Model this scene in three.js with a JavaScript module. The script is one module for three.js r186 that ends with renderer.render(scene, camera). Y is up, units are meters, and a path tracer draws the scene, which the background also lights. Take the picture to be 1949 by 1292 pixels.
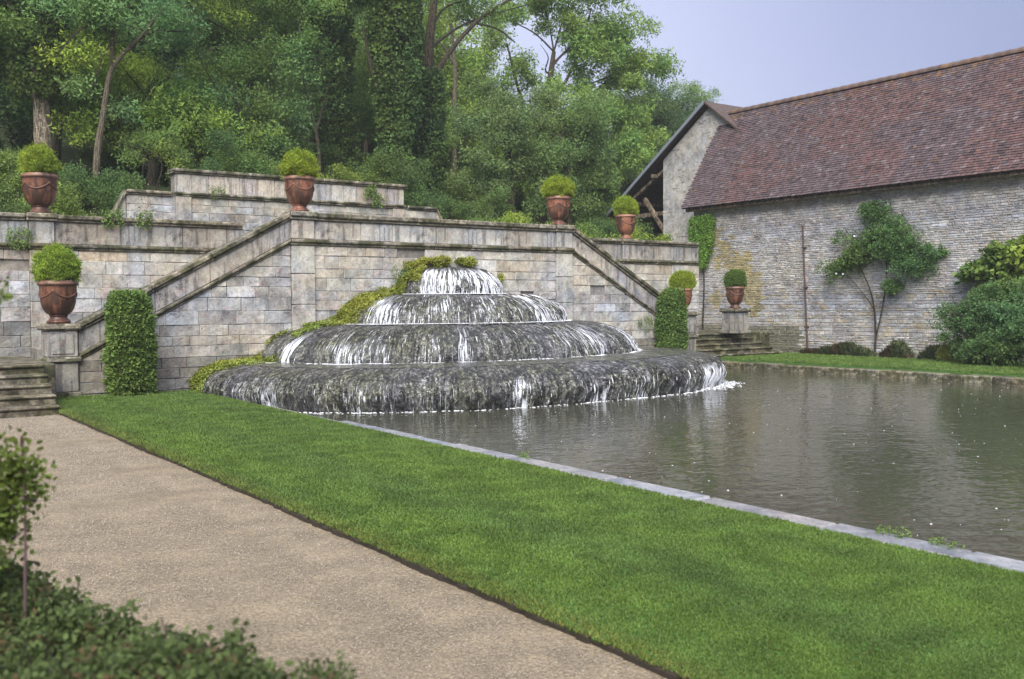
import * as THREE from 'three';

// ---------- camera, sky, sun, exposure ----------
const scene = new THREE.Scene();
const camera = new THREE.PerspectiveCamera(38.24, 1024 / 679, 0.1, 600);
camera.position.set(0, 1.75, 0);
camera.up.set(0.02701, 0.99931, -0.02537);
camera.lookAt(0.578482, 1.75 - 0.036327, -0.814885);
camera.focus = 16; camera.userData.fStop = 3.4;

const renderer = new THREE.WebGLRenderer({ antialias: true });
renderer.toneMapping = THREE.LinearToneMapping;
renderer.toneMappingExposure = 4.0;
renderer.shadowMap.enabled = true;

function mulberry(a) { return () => { a |= 0; a = a + 0x6D2B79F5 | 0; let t = Math.imul(a ^ a >>> 15, 1 | a); t = t + Math.imul(t ^ t >>> 7, 61 | t) ^ t; return ((t ^ t >>> 14) >>> 0) / 4294967296; }; }
const clamp = (x, a = 0, b = 1) => Math.min(b, Math.max(a, x));
const lerp = (a, b, t) => a + (b - a) * t;
const sstep = (a, b, x) => { const t = clamp((x - a) / (b - a)); return t * t * (3 - 2 * t); };
// periodic value noise and fbm fields
function hash(x, y, s) { let h = Math.imul(x, 374761393) ^ Math.imul(y, 668265263) ^ Math.imul(s, 1274126177); h = Math.imul(h ^ h >>> 13, 1274126177); return ((h ^ h >>> 16) >>> 0) / 4294967296; }
function vnoise(x, y, px, py, s) {
  const xi = Math.floor(x), yi = Math.floor(y), fx = x - xi, fy = y - yi, u = fx * fx * (3 - 2 * fx), v = fy * fy * (3 - 2 * fy);
  const m = (a, p) => ((a % p) + p) % p, x0 = m(xi, px), x1 = m(xi + 1, px), y0 = m(yi, py), y1 = m(yi + 1, py);
  return lerp(lerp(hash(x0, y0, s), hash(x1, y0, s), u), lerp(hash(x0, y1, s), hash(x1, y1, s), u), v);
}
function field(n, cx, cy, oct, seed, gain = 0.5) {
  const f = new Float32Array(n * n); let tot = 0, amp = 1;
  for (let o = 0; o < oct; o++) {
    const kx = cx << o, ky = cy << o;
    for (let j = 0; j < n; j++) for (let i = 0; i < n; i++) f[j * n + i] += amp * vnoise(i / n * kx, j / n * ky, kx, ky, seed + o * 17);
    tot += amp; amp *= gain;
  }
  for (let i = 0; i < f.length; i++) f[i] /= tot;
  return f;
}
const noise3 = (x, y, z, s = 1) => { // cheap smooth 3d noise from 2d slices
  const zi = Math.floor(z), f = z - zi, u = f * f * (3 - 2 * f);
  return lerp(vnoise(x, y, 997, 991, s + zi * 31), vnoise(x, y, 997, 991, s + (zi + 1) * 31), u);
};
function tex(n, fn, srgb = true) {
  const d = new Uint8Array(n * n * 4);
  for (let i = 0; i < n * n; i++) { const c = fn(i, i % n, (i / n) | 0); d[4 * i] = clamp(c[0]) * 255; d[4 * i + 1] = clamp(c[1]) * 255; d[4 * i + 2] = clamp(c[2]) * 255; d[4 * i + 3] = 255; }
  const t = new THREE.DataTexture(d, n, n, THREE.RGBAFormat);
  t.wrapS = t.wrapT = THREE.RepeatWrapping; t.magFilter = THREE.LinearFilter; t.minFilter = THREE.LinearMipmapLinearFilter; t.generateMipmaps = true;
  if (srgb) t.colorSpace = THREE.SRGBColorSpace; t.needsUpdate = true; return t;
}

{ // overcast sky: dim at the horizon, brighter overhead, thin uneven cloud
  const W = 1024, H = 512, d = new Float32Array(W * H * 4);
  for (let j = 0; j < H; j++) for (let i = 0; i < W; i++) {
    const el = ((j + 0.5) / H - 0.5) * Math.PI, az = ((i + 0.5) / W - 0.5) * 2 * Math.PI;
    const x = Math.cos(az) * Math.cos(el), z = Math.sin(az) * Math.cos(el), y = Math.sin(el), s = Math.max(0, y);
    let L = (1 + 2 * s) / 3;
    let c = 0; for (let o = 0, a = 0.5, k = 1.6; o < 4; o++, a *= 0.5, k *= 2) c += a * noise3(x * k + 40, z * k + 40, y * k * 1.6 + 9, 71 + o);
    const glow = sstep(0.80, 1.0, x * 0.47 - z * 0.87 + y * 0.15), cl = (c - 0.47) * 1.2 + 0.5 * glow; L *= 1 + cl; // cloud thins to white over the wood
    const g = clamp(0.06 + s * 0.9 + cl * 0.6);            // cloudier = whiter
    const o = 4 * (j * W + i), k = 0.305 * L;
    d[o] = k * lerp(0.42, 1.0, g); d[o + 1] = k * lerp(0.555, 1.02, g); d[o + 2] = k * lerp(1.10, 1.14, g); d[o + 3] = 1;
    if (y < 0) { d[o] = d[o + 1] = d[o + 2] = 0.12; }
  }
  const t = new THREE.DataTexture(d, W, H, THREE.RGBAFormat, THREE.FloatType);
  t.mapping = THREE.EquirectangularReflectionMapping; t.magFilter = THREE.LinearFilter; t.needsUpdate = true;
  scene.background = t; scene.environment = t;
}
const sun = new THREE.DirectionalLight(new THREE.Color(1, 0.96, 0.9), 1.5);
sun.position.set(-10, 36, 8); sun.target.position.set(14, 0, -20);
sun.castShadow = true; sun.shadow.radius = 90; sun.shadow.mapSize.set(2048, 2048);
Object.assign(sun.shadow.camera, { left: -50, right: 50, top: 50, bottom: -50, near: 1, far: 160 });
scene.add(sun, sun.target);
scene.fog = new THREE.FogExp2(new THREE.Color(0.86, 0.90, 0.92), 0.0008);

// ---------- helpers ----------
const R0 = mulberry(20240611);
const names = {};
function numbered(n) { const k = names[n] = (names[n] ?? -1) + 1; return k ? `${n}_${String(k).padStart(3, '0')}` : n; }
function setup(o) { o.castShadow = true; o.receiveShadow = true; return o; }
function tag(o, label, category, group, kind) { o.userData.label = label; o.userData.category = category; if (group) o.userData.group = group; if (kind) o.userData.kind = kind; return o; }
function thing(name, label, category, pos = [0, 0, 0], group) { const g = new THREE.Group(); g.name = numbered(name); g.position.set(...pos); scene.add(g); return tag(g, label, category, group); }
function part(name, geo, mat, parent, label) { const m = setup(new THREE.Mesh(geo, mat)); m.name = name; parent.add(m); if (label) m.userData.label = label; return m; }
function structure(name, geo, mat, label, category) { const m = part(numbered(name), geo, mat, scene); m.userData.kind = 'structure'; m.userData.label = label; m.userData.category = category || name.replace(/_/g, ' '); return m; }
class Acc { // triangle collector: position, uv, colour
  constructor(s = 1) { this.p = []; this.u = []; this.c = []; this.s = s; this.col = [1, 1, 1]; }
  vert(a, uv) { this.p.push(a[0], a[1], a[2]); this.u.push(uv[0], uv[1]); this.c.push(this.col[0], this.col[1], this.col[2]); }
  tri(a, b, c, ua, ub, uc) {
    if (!ua) { // metres, by the way the face points
      const e = [b[0] - a[0], b[1] - a[1], b[2] - a[2]], f = [c[0] - a[0], c[1] - a[1], c[2] - a[2]];
      const n = [Math.abs(e[1] * f[2] - e[2] * f[1]), Math.abs(e[2] * f[0] - e[0] * f[2]), Math.abs(e[0] * f[1] - e[1] * f[0])];
      const k = n[2] >= n[0] && n[2] >= n[1] ? (q) => [q[0], q[1]] : n[0] >= n[1] ? (q) => [q[2], q[1]] : (q) => [q[0], q[2]];
      const m = (q) => { const r = k(q); return [r[0] * this.s, r[1] * this.s]; };
      ua = m(a); ub = m(b); uc = m(c);
    }
    this.vert(a, ua); this.vert(b, ub); this.vert(c, uc);
  }
  quad(a, b, c, d) { this.tri(a, b, c); this.tri(a, c, d); }
  // chamfered box
  box(x0, x1, y0, y1, z0, z1, b = 0.012, warp) {
    b = Math.min(b, (x1 - x0) / 2.2, (y1 - y0) / 2.2, (z1 - z0) / 2.2);
    const X = [x0, x1], Y = [y0, y1], Z = [z0, z1], W = warp || ((q) => q);
    const v = (i, j, k, ax) => W([X[i] + (ax === 0 ? 0 : (i ? -b : b)), Y[j] + (ax === 1 ? 0 : (j ? -b : b)), Z[k] + (ax === 2 ? 0 : (k ? -b : b))]);
    const q = (a, c, e, f, flip) => flip ? this.quad(f, e, c, a) : this.quad(a, c, e, f);
    for (const i of [0, 1]) {
      q(v(i, 0, 0, 0), v(i, 1, 0, 0), v(i, 1, 1, 0), v(i, 0, 1, 0), i === 0);
      q(v(0, i, 0, 1), v(0, i, 1, 1), v(1, i, 1, 1), v(1, i, 0, 1), i === 0);
      q(v(0, 0, i, 2), v(1, 0, i, 2), v(1, 1, i, 2), v(0, 1, i, 2), i === 0);
    }
    for (const i of [0, 1]) for (const j of [0, 1]) {
      q(v(0, i, j, 1), v(1, i, j, 1), v(1, i, j, 2), v(0, i, j, 2), (i ^ j) === 1);
      q(v(i, 0, j, 2), v(i, 1, j, 2), v(i, 1, j, 0), v(i, 0, j, 0), (i ^ j) === 1);
      q(v(i, j, 0, 0), v(i, j, 1, 0), v(i, j, 1, 1), v(i, j, 0, 1), (i ^ j) === 1);
      for (const k of [0, 1]) { const a = v(i, j, k, 0), c = v(i, j, k, 1), e = v(i, j, k, 2); (i ^ j ^ k) ? this.tri(a, c, e) : this.tri(e, c, a); }
    }
    return this;
  }
  // convex polygon in (u, v) pushed out along N, with a chamfered rim
  prism(poly, O, U, V, N, depth, b, lift = 0, wob) {
    const P = (u, v, w) => [O[0] + U[0] * u + V[0] * v + N[0] * w, O[1] + U[1] * u + V[1] * v + N[1] * w, O[2] + U[2] * u + V[2] * v + N[2] * w];
    const cx = poly.reduce((s, p) => s + p[0], 0) / poly.length, cy = poly.reduce((s, p) => s + p[1], 0) / poly.length;
    const n = poly.length, F = [], E = [], B = [];
    for (const [u, v] of poly) {
      const du = cx - u, dv = cy - v;
      F.push(P(u + Math.sign(du) * Math.min(b, Math.abs(du) * 0.6), v + Math.sign(dv) * Math.min(b, Math.abs(dv) * 0.6), lift + (wob ? (wob() - 0.5) * 0.014 : 0)));
      E.push(P(u, v, lift - b)); B.push(P(u, v, lift - depth));
    }
    for (let i = 1; i < n - 1; i++) this.tri(F[0], F[i], F[i + 1]);
    for (let i = 0; i < n; i++) { const j = (i + 1) % n; this.quad(E[i], E[j], F[j], F[i]); this.quad(B[i], B[j], E[j], E[i]); }
    return this;
  }
  geo(smooth) {
    const g = new THREE.BufferGeometry();
    g.setAttribute('position', new THREE.Float32BufferAttribute(this.p, 3)); g.setAttribute('uv', new THREE.Float32BufferAttribute(this.u, 2)); g.setAttribute('color', new THREE.Float32BufferAttribute(this.c, 3));
    g.computeVertexNormals(); return g;
  }
}
function clip(poly, a, b, c) { // keep a*u + b*v + c >= 0
  const out = [];
  for (let i = 0; i < poly.length; i++) {
    const p = poly[i], q = poly[(i + 1) % poly.length], dp = a * p[0] + b * p[1] + c, dq = a * q[0] + b * q[1] + c;
    if (dp >= 0) out.push(p);
    if ((dp >= 0) !== (dq >= 0)) { const t = dp / (dp - dq); out.push([lerp(p[0], q[0], t), lerp(p[1], q[1], t)]); }
  }
  return out;
}
const area2 = (p) => Math.abs(p.reduce((s, a, i) => { const b = p[(i + 1) % p.length]; return s + a[0] * b[1] - a[1] * b[0]; }, 0) / 2);
// indexed grid surface with smooth normals
function grid(nu, nv, fn, uvfn, colfn) {
  const p = [], u = [], c = [], ix = [];
  for (let j = 0; j <= nv; j++) for (let i = 0; i <= nu; i++) { p.push(...fn(i / nu, j / nv)); u.push(...(uvfn ? uvfn(i / nu, j / nv) : [i / nu, j / nv])); if (colfn) c.push(...colfn(i / nu, j / nv)); }
  for (let j = 0; j < nv; j++) for (let i = 0; i < nu; i++) { const a = j * (nu + 1) + i, b = a + 1, d = a + nu + 1, e = d + 1; ix.push(a, b, e, a, e, d); }
  const g = new THREE.BufferGeometry();
  g.setAttribute('position', new THREE.Float32BufferAttribute(p, 3)); g.setAttribute('uv', new THREE.Float32BufferAttribute(u, 2));
  if (colfn) g.setAttribute('color', new THREE.Float32BufferAttribute(c, 3));
  g.setIndex(ix); g.computeVertexNormals(); return g;
}
// tapered tube through points [[x,y,z,r],...]
function tube(pts, sides = 8, rough = 0, acc) {
  const cr = new THREE.CatmullRomCurve3(pts.map((p) => new THREE.Vector3(p[0], p[1], p[2]))), n = Math.max(4, (pts.length - 1) * 5);
  const rad = (t) => { const k = t * (pts.length - 1), i = Math.min(pts.length - 2, Math.floor(k)); return lerp(pts[i][3], pts[i + 1][3], k - i); };
  const L = cr.getLength(), up = new THREE.Vector3(0.31, 0.2, 0.93).normalize();
  const at = (t) => cr.getPoint(t), seed = (pts[0][0] * 13 + pts[0][2] * 7) | 0;
  const fr = []; for (let i = 0; i <= n; i++) { const t = i / n, d = cr.getTangent(t), a = new THREE.Vector3().crossVectors(d, up).normalize(), b = new THREE.Vector3().crossVectors(a, d).normalize(); fr.push([at(t), a, b, rad(t)]); }
  const f = (u, v) => { const [o, a, b, r] = fr[Math.round(v * n)], th = u * Math.PI * 2, rr = r * (1 + rough * (vnoise(Math.cos(th) * 2 + 9, Math.sin(th) * 2 + v * L * 2.2 + 9, 997, 991, seed) - 0.5)); return [o.x + (a.x * Math.cos(th) + b.x * Math.sin(th)) * rr, o.y + (a.y * Math.cos(th) + b.y * Math.sin(th)) * rr, o.z + (a.z * Math.cos(th) + b.z * Math.sin(th)) * rr]; };
  const g = grid(sides, n, f, (u, v) => [u * 1.2, v * L]);
  return g;
}
function merge(list) { // merge geometries (position, uv, normal)
  const p = [], n = [], u = [], c = [], ix = []; let o = 0; const hasC = list.every((g) => g.attributes.color);
  for (const g of list) {
    const A = (k) => g.attributes[k].array; for (const x of A('position')) p.push(x); for (const x of A('normal')) n.push(x); for (const x of A('uv')) u.push(x); if (hasC) for (const x of A('color')) c.push(x);
    const N = g.attributes.position.count; if (g.index) for (const i of g.index.array) ix.push(i + o); else for (let i = 0; i < N; i++) ix.push(i + o); o += N;
  }
  const g = new THREE.BufferGeometry();
  g.setAttribute('position', new THREE.Float32BufferAttribute(p, 3)); g.setAttribute('normal', new THREE.Float32BufferAttribute(n, 3)); g.setAttribute('uv', new THREE.Float32BufferAttribute(u, 2));
  if (hasC) g.setAttribute('color', new THREE.Float32BufferAttribute(c, 3)); g.setIndex(ix); return g;
}

// ---------- materials ----------
const N = 512;
const fA = field(N, 4, 4, 6, 1), fB = field(N, 9, 9, 5, 5, 0.6), fC = field(N, 24, 24, 4, 9, 0.7), fS = field(N, 40, 5, 4, 13, 0.6), fD = field(N, 64, 64, 3, 21, 0.8), fE = field(N, 6, 6, 7, 27, 0.72);
const M = {};
const std = (o) => new THREE.MeshStandardMaterial(o);
{
  const stone = (lich, warm, streak) => tex(N, (i) => {
    let v = 0.84 + 0.26 * (fA[i] - 0.5) + 0.30 * (fB[i] - 0.5) + 0.26 * (fC[i] - 0.5) + 0.3 * (fD[i] - 0.5);
    const sp = sstep(0.52, 0.74, 0.62 * fE[i] + 0.38 * fD[i]) * lich, st = sstep(0.5, 0.72, fS[i]) * streak; // lichen, run-off streaks
    v *= (1 - 0.5 * sp) * (1 - 0.22 * st);
    const w = (fA[(i + 9000) % (N * N)] - 0.45) * warm, pk = sstep(0.62, 0.7, fC[(i + 55555) % (N * N)]) * 0.05;
    return [v * (1 + w * 0.5) + pk, v * (1 + w * 0.22), v * (1 - w * 0.5) + sp * 0.03];
  });
  const bump = tex(N, (i) => { const v = 0.5 * fC[i] + 0.3 * fD[i] + 0.35 * (fB[i] - 0.2); return [v, v, v]; }, false);
  M.ashlar = std({ map: stone(0.75, 0.34, 0.3), bumpMap: bump, bumpScale: 0.02, roughness: 0.93, vertexColors: true });
  M.slab = std({ map: stone(1.0, 0.35, 1.0), bumpMap: bump, bumpScale: 0.012, roughness: 0.93, vertexColors: true });
  M.rubble = std({ map: stone(0.8, 0.28, 0.1), bumpMap: bump, bumpScale: 0.03, roughness: 0.95, vertexColors: true });
  M.mortar = std({ map: stone(0.6, 0.2, 0.2), color: new THREE.Color(0.34, 0.32, 0.29), roughness: 1 });
  M.barnMortar = std({ map: stone(0.6, 0.2, 0.2), color: new THREE.Color(0.60, 0.59, 0.57), roughness: 1 });
  const mossy = tex(N, (i) => { const m = sstep(0.44, 0.62, fB[i] * 0.6 + fA[i] * 0.4), v = 0.72 + 0.9 * (fC[i] - 0.5) + 0.5 * (fA[i] - 0.5) + 0.3 * (fD[i] - 0.5); return [lerp(v, v * 0.60, m), lerp(v * 0.97, v * 0.605, m), lerp(v * 0.9, v * 0.46, m)]; });
  M.cap = std({ map: mossy, bumpMap: bump, bumpScale: 0.02, roughness: 0.96, vertexColors: true });
  const wet = tex(N, (i) => { const v = 0.40 + 0.5 * (fS[i] - 0.5) + 0.8 * (fC[i] - 0.5) + 1.0 * (fD[i] - 0.5), m = sstep(0.52, 0.66, fA[i]) * 0.25, w = sstep(.6, .72, fD[i] * .6 + fS[i] * .4) * .3; return [v * lerp(1, 0.95, m) + w, v * lerp(1, 1.0, m) + w, v * lerp(1.02, 0.5, m) + w * 1.05]; });
  const wetB = tex(N, (i) => { const v = 0.5 * fS[i] + 0.5 * fC[i]; return [v, v, v]; }, false);
  M.tufa = std({ map: wet, bumpMap: wetB, bumpScale: 0.06, roughness: 0.42, color: new THREE.Color(0.75, 0.74, 0.72), vertexColors: true });
  M.terracotta = std({ map: tex(N, (i) => { const st = 0.75 * sstep(0.46, 0.66, fS[i] * 0.45 + fA[i] * 0.55), g = sstep(0.58, 0.7, fA[(i + 70000) % (N * N)]); const v = 0.9 + 0.5 * (fB[i] - 0.5); const r = lerp(0.56 * v, 0.19, st), gg = lerp(0.375 * v, 0.145, st), b = lerp(0.29 * v, 0.13, st); return [lerp(r, 0.42, g * 0.4), lerp(gg, 0.40, g * 0.4), lerp(b, 0.32, g * 0.4)]; }), roughness: 0.42, bumpMap: bump, bumpScale: 0.004, vertexColors: true });
  M.gravel = std({ map: tex(1024, (() => { const a = field(1024, 8, 8, 4, 31), b = field(1024, 128, 128, 3, 33, 0.8); return (i) => { const v = 0.74 + 0.55 * (b[i] - 0.5) + 0.2 * (a[i] - 0.5), w = hash(i, 3, 8) * 0.09; return [v * 0.95 + w, v * 0.865 + w, v * 0.72 + w]; }; })()), bumpMap: tex(512, (() => { const b = field(512, 100, 100, 3, 35, 0.8); return (i) => [b[i], b[i], b[i]]; })(), false), bumpScale: 0.02, roughness: 1, color: new THREE.Color(0.42, 0.41, 0.40) });
  M.lawn = std({ map: tex(N, (i) => { const v = 0.55 + 0.5 * (fD[i] - 0.5) + 0.3 * (fB[i] - 0.5); return [v * 0.60, v * 0.86, v * 0.30]; }), roughness: 1, color: new THREE.Color(0.34, 0.42, 0.3) });
  M.turf = std({ color: new THREE.Color(0.035, 0.027, 0.018), roughness: 1 });
  M.soil = std({ map: tex(N, (i) => { const v = 0.4 + 0.5 * (fC[i] - 0.5) + 0.3 * (fD[i] - 0.5); return [v, v * 0.82, v * 0.62]; }), roughness: 1, color: new THREE.Color(0.4, 0.4, 0.4) });
  M.forest = std({ map: tex(N, (i) => { const v = 0.4 + 0.6 * (fC[i] - 0.5); return [v * 0.8, v * 0.9, v * 0.5]; }), roughness: 1, color: new THREE.Color(0.3, 0.36, 0.24) });
  M.bark = std({ map: tex(N, (i) => { const v = 0.55 + 0.9 * (fS[i] - 0.5) + 0.4 * (fC[i] - 0.5); return [v, v * 0.93, v * 0.82]; }), bumpMap: wetB, bumpScale: 0.05, roughness: 1, color: new THREE.Color(0.22, 0.205, 0.165) });
  M.whiteBark = std({ map: M.bark.map, bumpMap: wetB, bumpScale: 0.03, roughness: 1, color: new THREE.Color(0.66, 0.645, 0.62) });
  M.paleBark = std({ map: M.bark.map, bumpMap: wetB, bumpScale: 0.03, roughness: 1, color: new THREE.Color(0.40, 0.385, 0.35) });
  M.timber = std({ map: M.bark.map, roughness: 0.9, color: new THREE.Color(0.55, 0.50, 0.44) });
  M.darkTimber = std({ map: M.bark.map, roughness: 0.9, color: new THREE.Color(0.28, 0.25, 0.22) });
  M.tile = std({ map: tex(N, (i) => { const v = 0.85 + 0.5 * (fC[i] - 0.5) + 0.3 * (fD[i] - 0.5), l = sstep(0.6, 0.72, fB[i]) * 0.25; return [v + l * 0.1, v * (1 + l * 0.4), v * (1 + l * 0.4)]; }), roughness: 0.9, vertexColors: true });
  M.metal = std({ color: new THREE.Color(0.20, 0.225, 0.265), roughness: 0.6 });
  M.ledge = std({ map: wet, color: new THREE.Color(0.5, 0.49, 0.43), roughness: 0.28, bumpMap: wetB, bumpScale: 0.02 });
  M.pipe = std({ color: new THREE.Color(0.10, 0.06, 0.05), roughness: 0.6, metalness: 0.3 });
  M.kerb = std({ map: stone(0.9, 0.15, 0.1), bumpMap: bump, bumpScale: 0.015, roughness: 0.75, vertexColors: true });
  M.white = std({ color: new THREE.Color(0.80, 0.82, 0.86), roughness: 0.35 });
  M.foam = std({ color: new THREE.Color(0.80, 0.82, 0.86), roughness: 0.5 });
  M.leaf = new THREE.MeshPhysicalMaterial({ color: 0xffffff, roughness: 0.8, side: THREE.DoubleSide, transmission: 0.4, thickness: 0, specularIntensity: 0.35 });
  M.leafOpaque = std({ color: 0xffffff, roughness: 0.55, side: THREE.DoubleSide });
  const rip = (() => { const a = field(N, 7, 9, 3, 41, 0.55), b = field(N, 20, 26, 2, 43, 0.6); return tex(N, (i) => { const v = 0.6 * a[i] + 0.4 * b[i]; return [v, v, v]; }, false); })();
  M.water = new THREE.MeshPhysicalMaterial({ color: new THREE.Color(0.062, 0.062, 0.044), roughness: 0.03, ior: 1.33, bumpMap: rip, bumpScale: 0.011, specularIntensity: 1 });
}

// ---------- the setting: ground, path, lawns, pool ----------
const ZF = -19.8, ZL = -22.5, ZU = -28.3, XB = 26.5, CX = 12.12, WATER = -0.17;
function hill(x, z) { // ground behind the terrace, rising into the wood, lower to the right
  const s = Math.max(0, -z - 28.6), k = lerp(0.34, 0.11, sstep(22, 44, x));
  const mid = sstep(5, 7.5, x) * (1 - sstep(16.6, 19, x)); // banked up behind the upper wall
  return 3.0 + s * k + mid * sstep(28.55, 29.4, -z) * 1.55 * (1 - sstep(0, 14, s)) + (noise3(x * 0.3 + 50, -z * 0.3 + 50, 1) - 0.5) * 0.7 * sstep(0, 3, s);
}
structure('ground', grid(2, 2, (u, v) => [lerp(-300, 300, u), -1.3, lerp(300, -300, v)], (u, v) => [u * 150, v * 150]), M.forest, 'open ground stretching away beyond the garden', 'ground');
structure('hillside', grid(90, 70, (u, v) => { const x = lerp(-30, 110, u), z = lerp(-25.75, -150, v * v); return [x, hill(x, z), z]; }, (u, v) => [u * 60, v * 40]), M.forest, 'wooded hillside rising behind the terrace walls', 'hillside');
structure('path', grid(40, 80, (u, v) => { const x = lerp(-5, 3.2, u), z = lerp(8, -17.35, v); return [x, (noise3(x * 1.1 + 20, z * 1.1 + 60, 2) - 0.5) * 0.02, z]; }, (u, v) => [u * 8.2 / 1.6, v * 25.3 / 1.6]), M.gravel, 'beige gravel path running up to the stone steps', 'path');
structure('flower_bed', grid(20, 30, (u, v) => { const x = lerp(-5, 0.75, u), z = lerp(8, -3.9, v); return [x, 0.03 + 0.03 * noise3(x * 3 + 20, z * 3 + 60, 2), z]; }, (u, v) => [u * 4, v * 8]), M.soil, 'strip of dark soil under the near hedge', 'soil');
{ // left lawn: a slab of turf with a cut edge
  const a = new Acc(0.8); a.box(3.2, 6.09, -1.2, 0.045, -19.72, 8, 0.02);
  structure('lawn', a.geo(), M.lawn, 'long striped lawn strip between gravel path and pool', 'lawn');
  const e = new Acc(0.8), r = mulberry(4);
  for (let z = 7.5; z > -17.3; z -= 0.09) e.box(3.180 + r() * 0.02, 3.22, -0.03, 0.030 + r() * 0.016, z - 0.1, z + 0.01, 0.012);
  const m = part(numbered('turf_edge'), e.geo(), M.turf, scene); tag(m, 'dark cut earth edge along the lawn beside the path', 'turf edge', null, 'stuff');
  const b = new Acc(0.8); b.box(22.25, 26.6, -1.2, 0.03, -25.6, 8, 0.03);
  structure('lawn', b.geo(), M.lawn, 'narrow lawn between the far pool kerb and the barn wall', 'lawn');
}
structure('pool_bed', grid(1, 1, (u, v) => [lerp(6, 22.3, u), -1.1, lerp(8.5, -20, v)]), M.soil, 'muddy bed of the pool', 'pool bed');
structure('pool_water', grid(60, 80, (u, v) => { const x = lerp(6.25, 22.1, u), z = lerp(8.2, -19.78, v); return [x, WATER + 0.006 * (noise3(x * 2 + 30, z * 2 + 60, 2) - 0.5), z]; }, (u, v) => [u * 15.85 / 2.2, v * 28 / 2.2]), M.water, 'murky olive pool water with small ripples', 'water');

function tint(r, base, dv = 0.16, dw = 0.06) { const v = 1 + (r() - 0.5) * 2 * dv, w = (r() - 0.5) * 2 * dw; return [base[0] * v * (1 + w), base[1] * v, base[2] * v * (1 - w)]; }
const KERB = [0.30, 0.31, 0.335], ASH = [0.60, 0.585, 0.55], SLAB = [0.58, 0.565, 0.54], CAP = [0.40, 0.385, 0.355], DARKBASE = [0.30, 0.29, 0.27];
function kerbRow(x0, x1, top, bottom, lo, hi, label, seed, mn, mx, base, mat = M.kerb, dv = 0.14) {
  const t = thing('pool_kerb', label, 'kerb', [0, 0, 0], 'stone kerbs round the pool'), r = mulberry(seed);
  for (let z = hi; z > lo;) {
    const l = Math.min(lerp(mn, mx, r()), z - lo); const a = new Acc(0.6); a.col = tint(r, base, dv, 0.05);
    const dy = (r() - 0.5) * 0.02, dx = (r() - 0.5) * 0.03;
    a.box(x0 + dx, x1 + dx, bottom, top + dy, z - l + 0.008, z, 0.02); part('kerb_stone', a.geo(), mat, t); z -= l;
  }
  return t;
}
kerbRow(6.09, 6.36, 0.055, -1.15, -13.2, 6, 'pale grey stone kerb between left lawn and pool', 51, 0.8, 1.7, KERB);
kerbRow(6.11, 6.27, 0.035, -1.15, -19.6, -13.22, 'narrow dull kerb beside the left foot of the cascade', 53, 0.6, 1.3, [0.22, 0.22, 0.2]);
kerbRow(21.85, 22.25, 0.0, -1.15, -20.2, 6, 'mossy stone kerb in front of the barn lawn', 52, 0.35, 1.1, [0.34, 0.325, 0.27], M.cap, 0.32);

// ---------- masonry ----------
// courses of blocks on a vertical plane facing N; clips = list of half planes a*u+b*v+c>=0
function ashlar(parent, o, u0, u1, v0, v1, opt) {
  const r = mulberry(opt.seed), hs = opt.h || [0.19, 0.3], ls = opt.l || [0.3, 0.85], U = opt.U || [1, 0, 0], Nn = opt.N || [0, 0, 1];
  let v = v0, row = 0;
  while (v < v1 - 0.04) {
    let h = lerp(hs[0], hs[1], r()); if (v1 - v - h < 0.12) h = v1 - v;
    let u = u0 - r() * 0.3;
    while (u < u1 - 0.02) {
      let l = lerp(ls[0], ls[1], Math.pow(r(), 1.3)); if (u1 - u - l < 0.16) l = u1 - u + 0.001;
      const a0 = Math.max(u, u0), a1 = Math.min(u + l, u1); u += l;
      if (a1 - a0 < 0.05) continue;
      const g = opt.joint ?? 0.0035, j = () => (r() - 0.5) * 0.012;
      let poly = [[a0 + g + j() * 0.6, v + g + j() * 0.6], [lerp(a0, a1, lerp(0.3, 0.7, r())), v + g + j() - 0.002], [a1 - g + j() * 0.6, v + g + j() * 0.6], [a1 - g + j() * 0.8 + 0.001, v + h * 0.5], [a1 - g + j() * 0.6, v + h - g + j() * 0.6], [lerp(a0, a1, lerp(0.3, 0.7, r())), v + h - g + j() + 0.002], [a0 + g + j() * 0.6, v + h - g + j() * 0.6], [a0 + g + j() * 0.8 - 0.001, v + h * 0.5]];
      for (const [a, b, c] of opt.clips || []) poly = clip(poly, a, b, c);
      if (poly.length < 3 || area2(poly) < 0.004) continue;
      const a = new Acc(0.42); let base = opt.base || ASH;
      const q = r(); if (q < 0.07) base = [0.60, 0.54, 0.46]; else if (q < 0.24) base = [0.66, 0.66, 0.65]; else if (q < 0.32) base = [0.50, 0.48, 0.46];
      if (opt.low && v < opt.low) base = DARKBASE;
      const stn = 0.78 + 0.4 * noise3(a0 * 0.8 + 30, v * 1.1 + 30, opt.seed % 7, 19); a.col = tint(r, base.map((c) => c * stn), 0.13, 0.04);
      const miss = opt.gaps && r() < opt.gaps, lift = miss ? -0.09 : (r() - 0.5) * (opt.rough ?? 0.016);
      a.prism(poly, o, U, [0, 1, 0], Nn, 0.12, miss ? 0.03 : 0.006 + r() * 0.007, lift, r);
      part('stone_block', a.geo(), M.ashlar, parent);
    }
    v += h; row++;
  }
}
const face = (a, ...args) => { a.box(...args, 0.004); return a; };
function core(parent, list, warp, mat) { const a = new Acc(0.5); for (const b of list) a.box(...b, 0.004, warp); return part('wall_core', a.geo(), mat || M.mortar, parent); }
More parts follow.
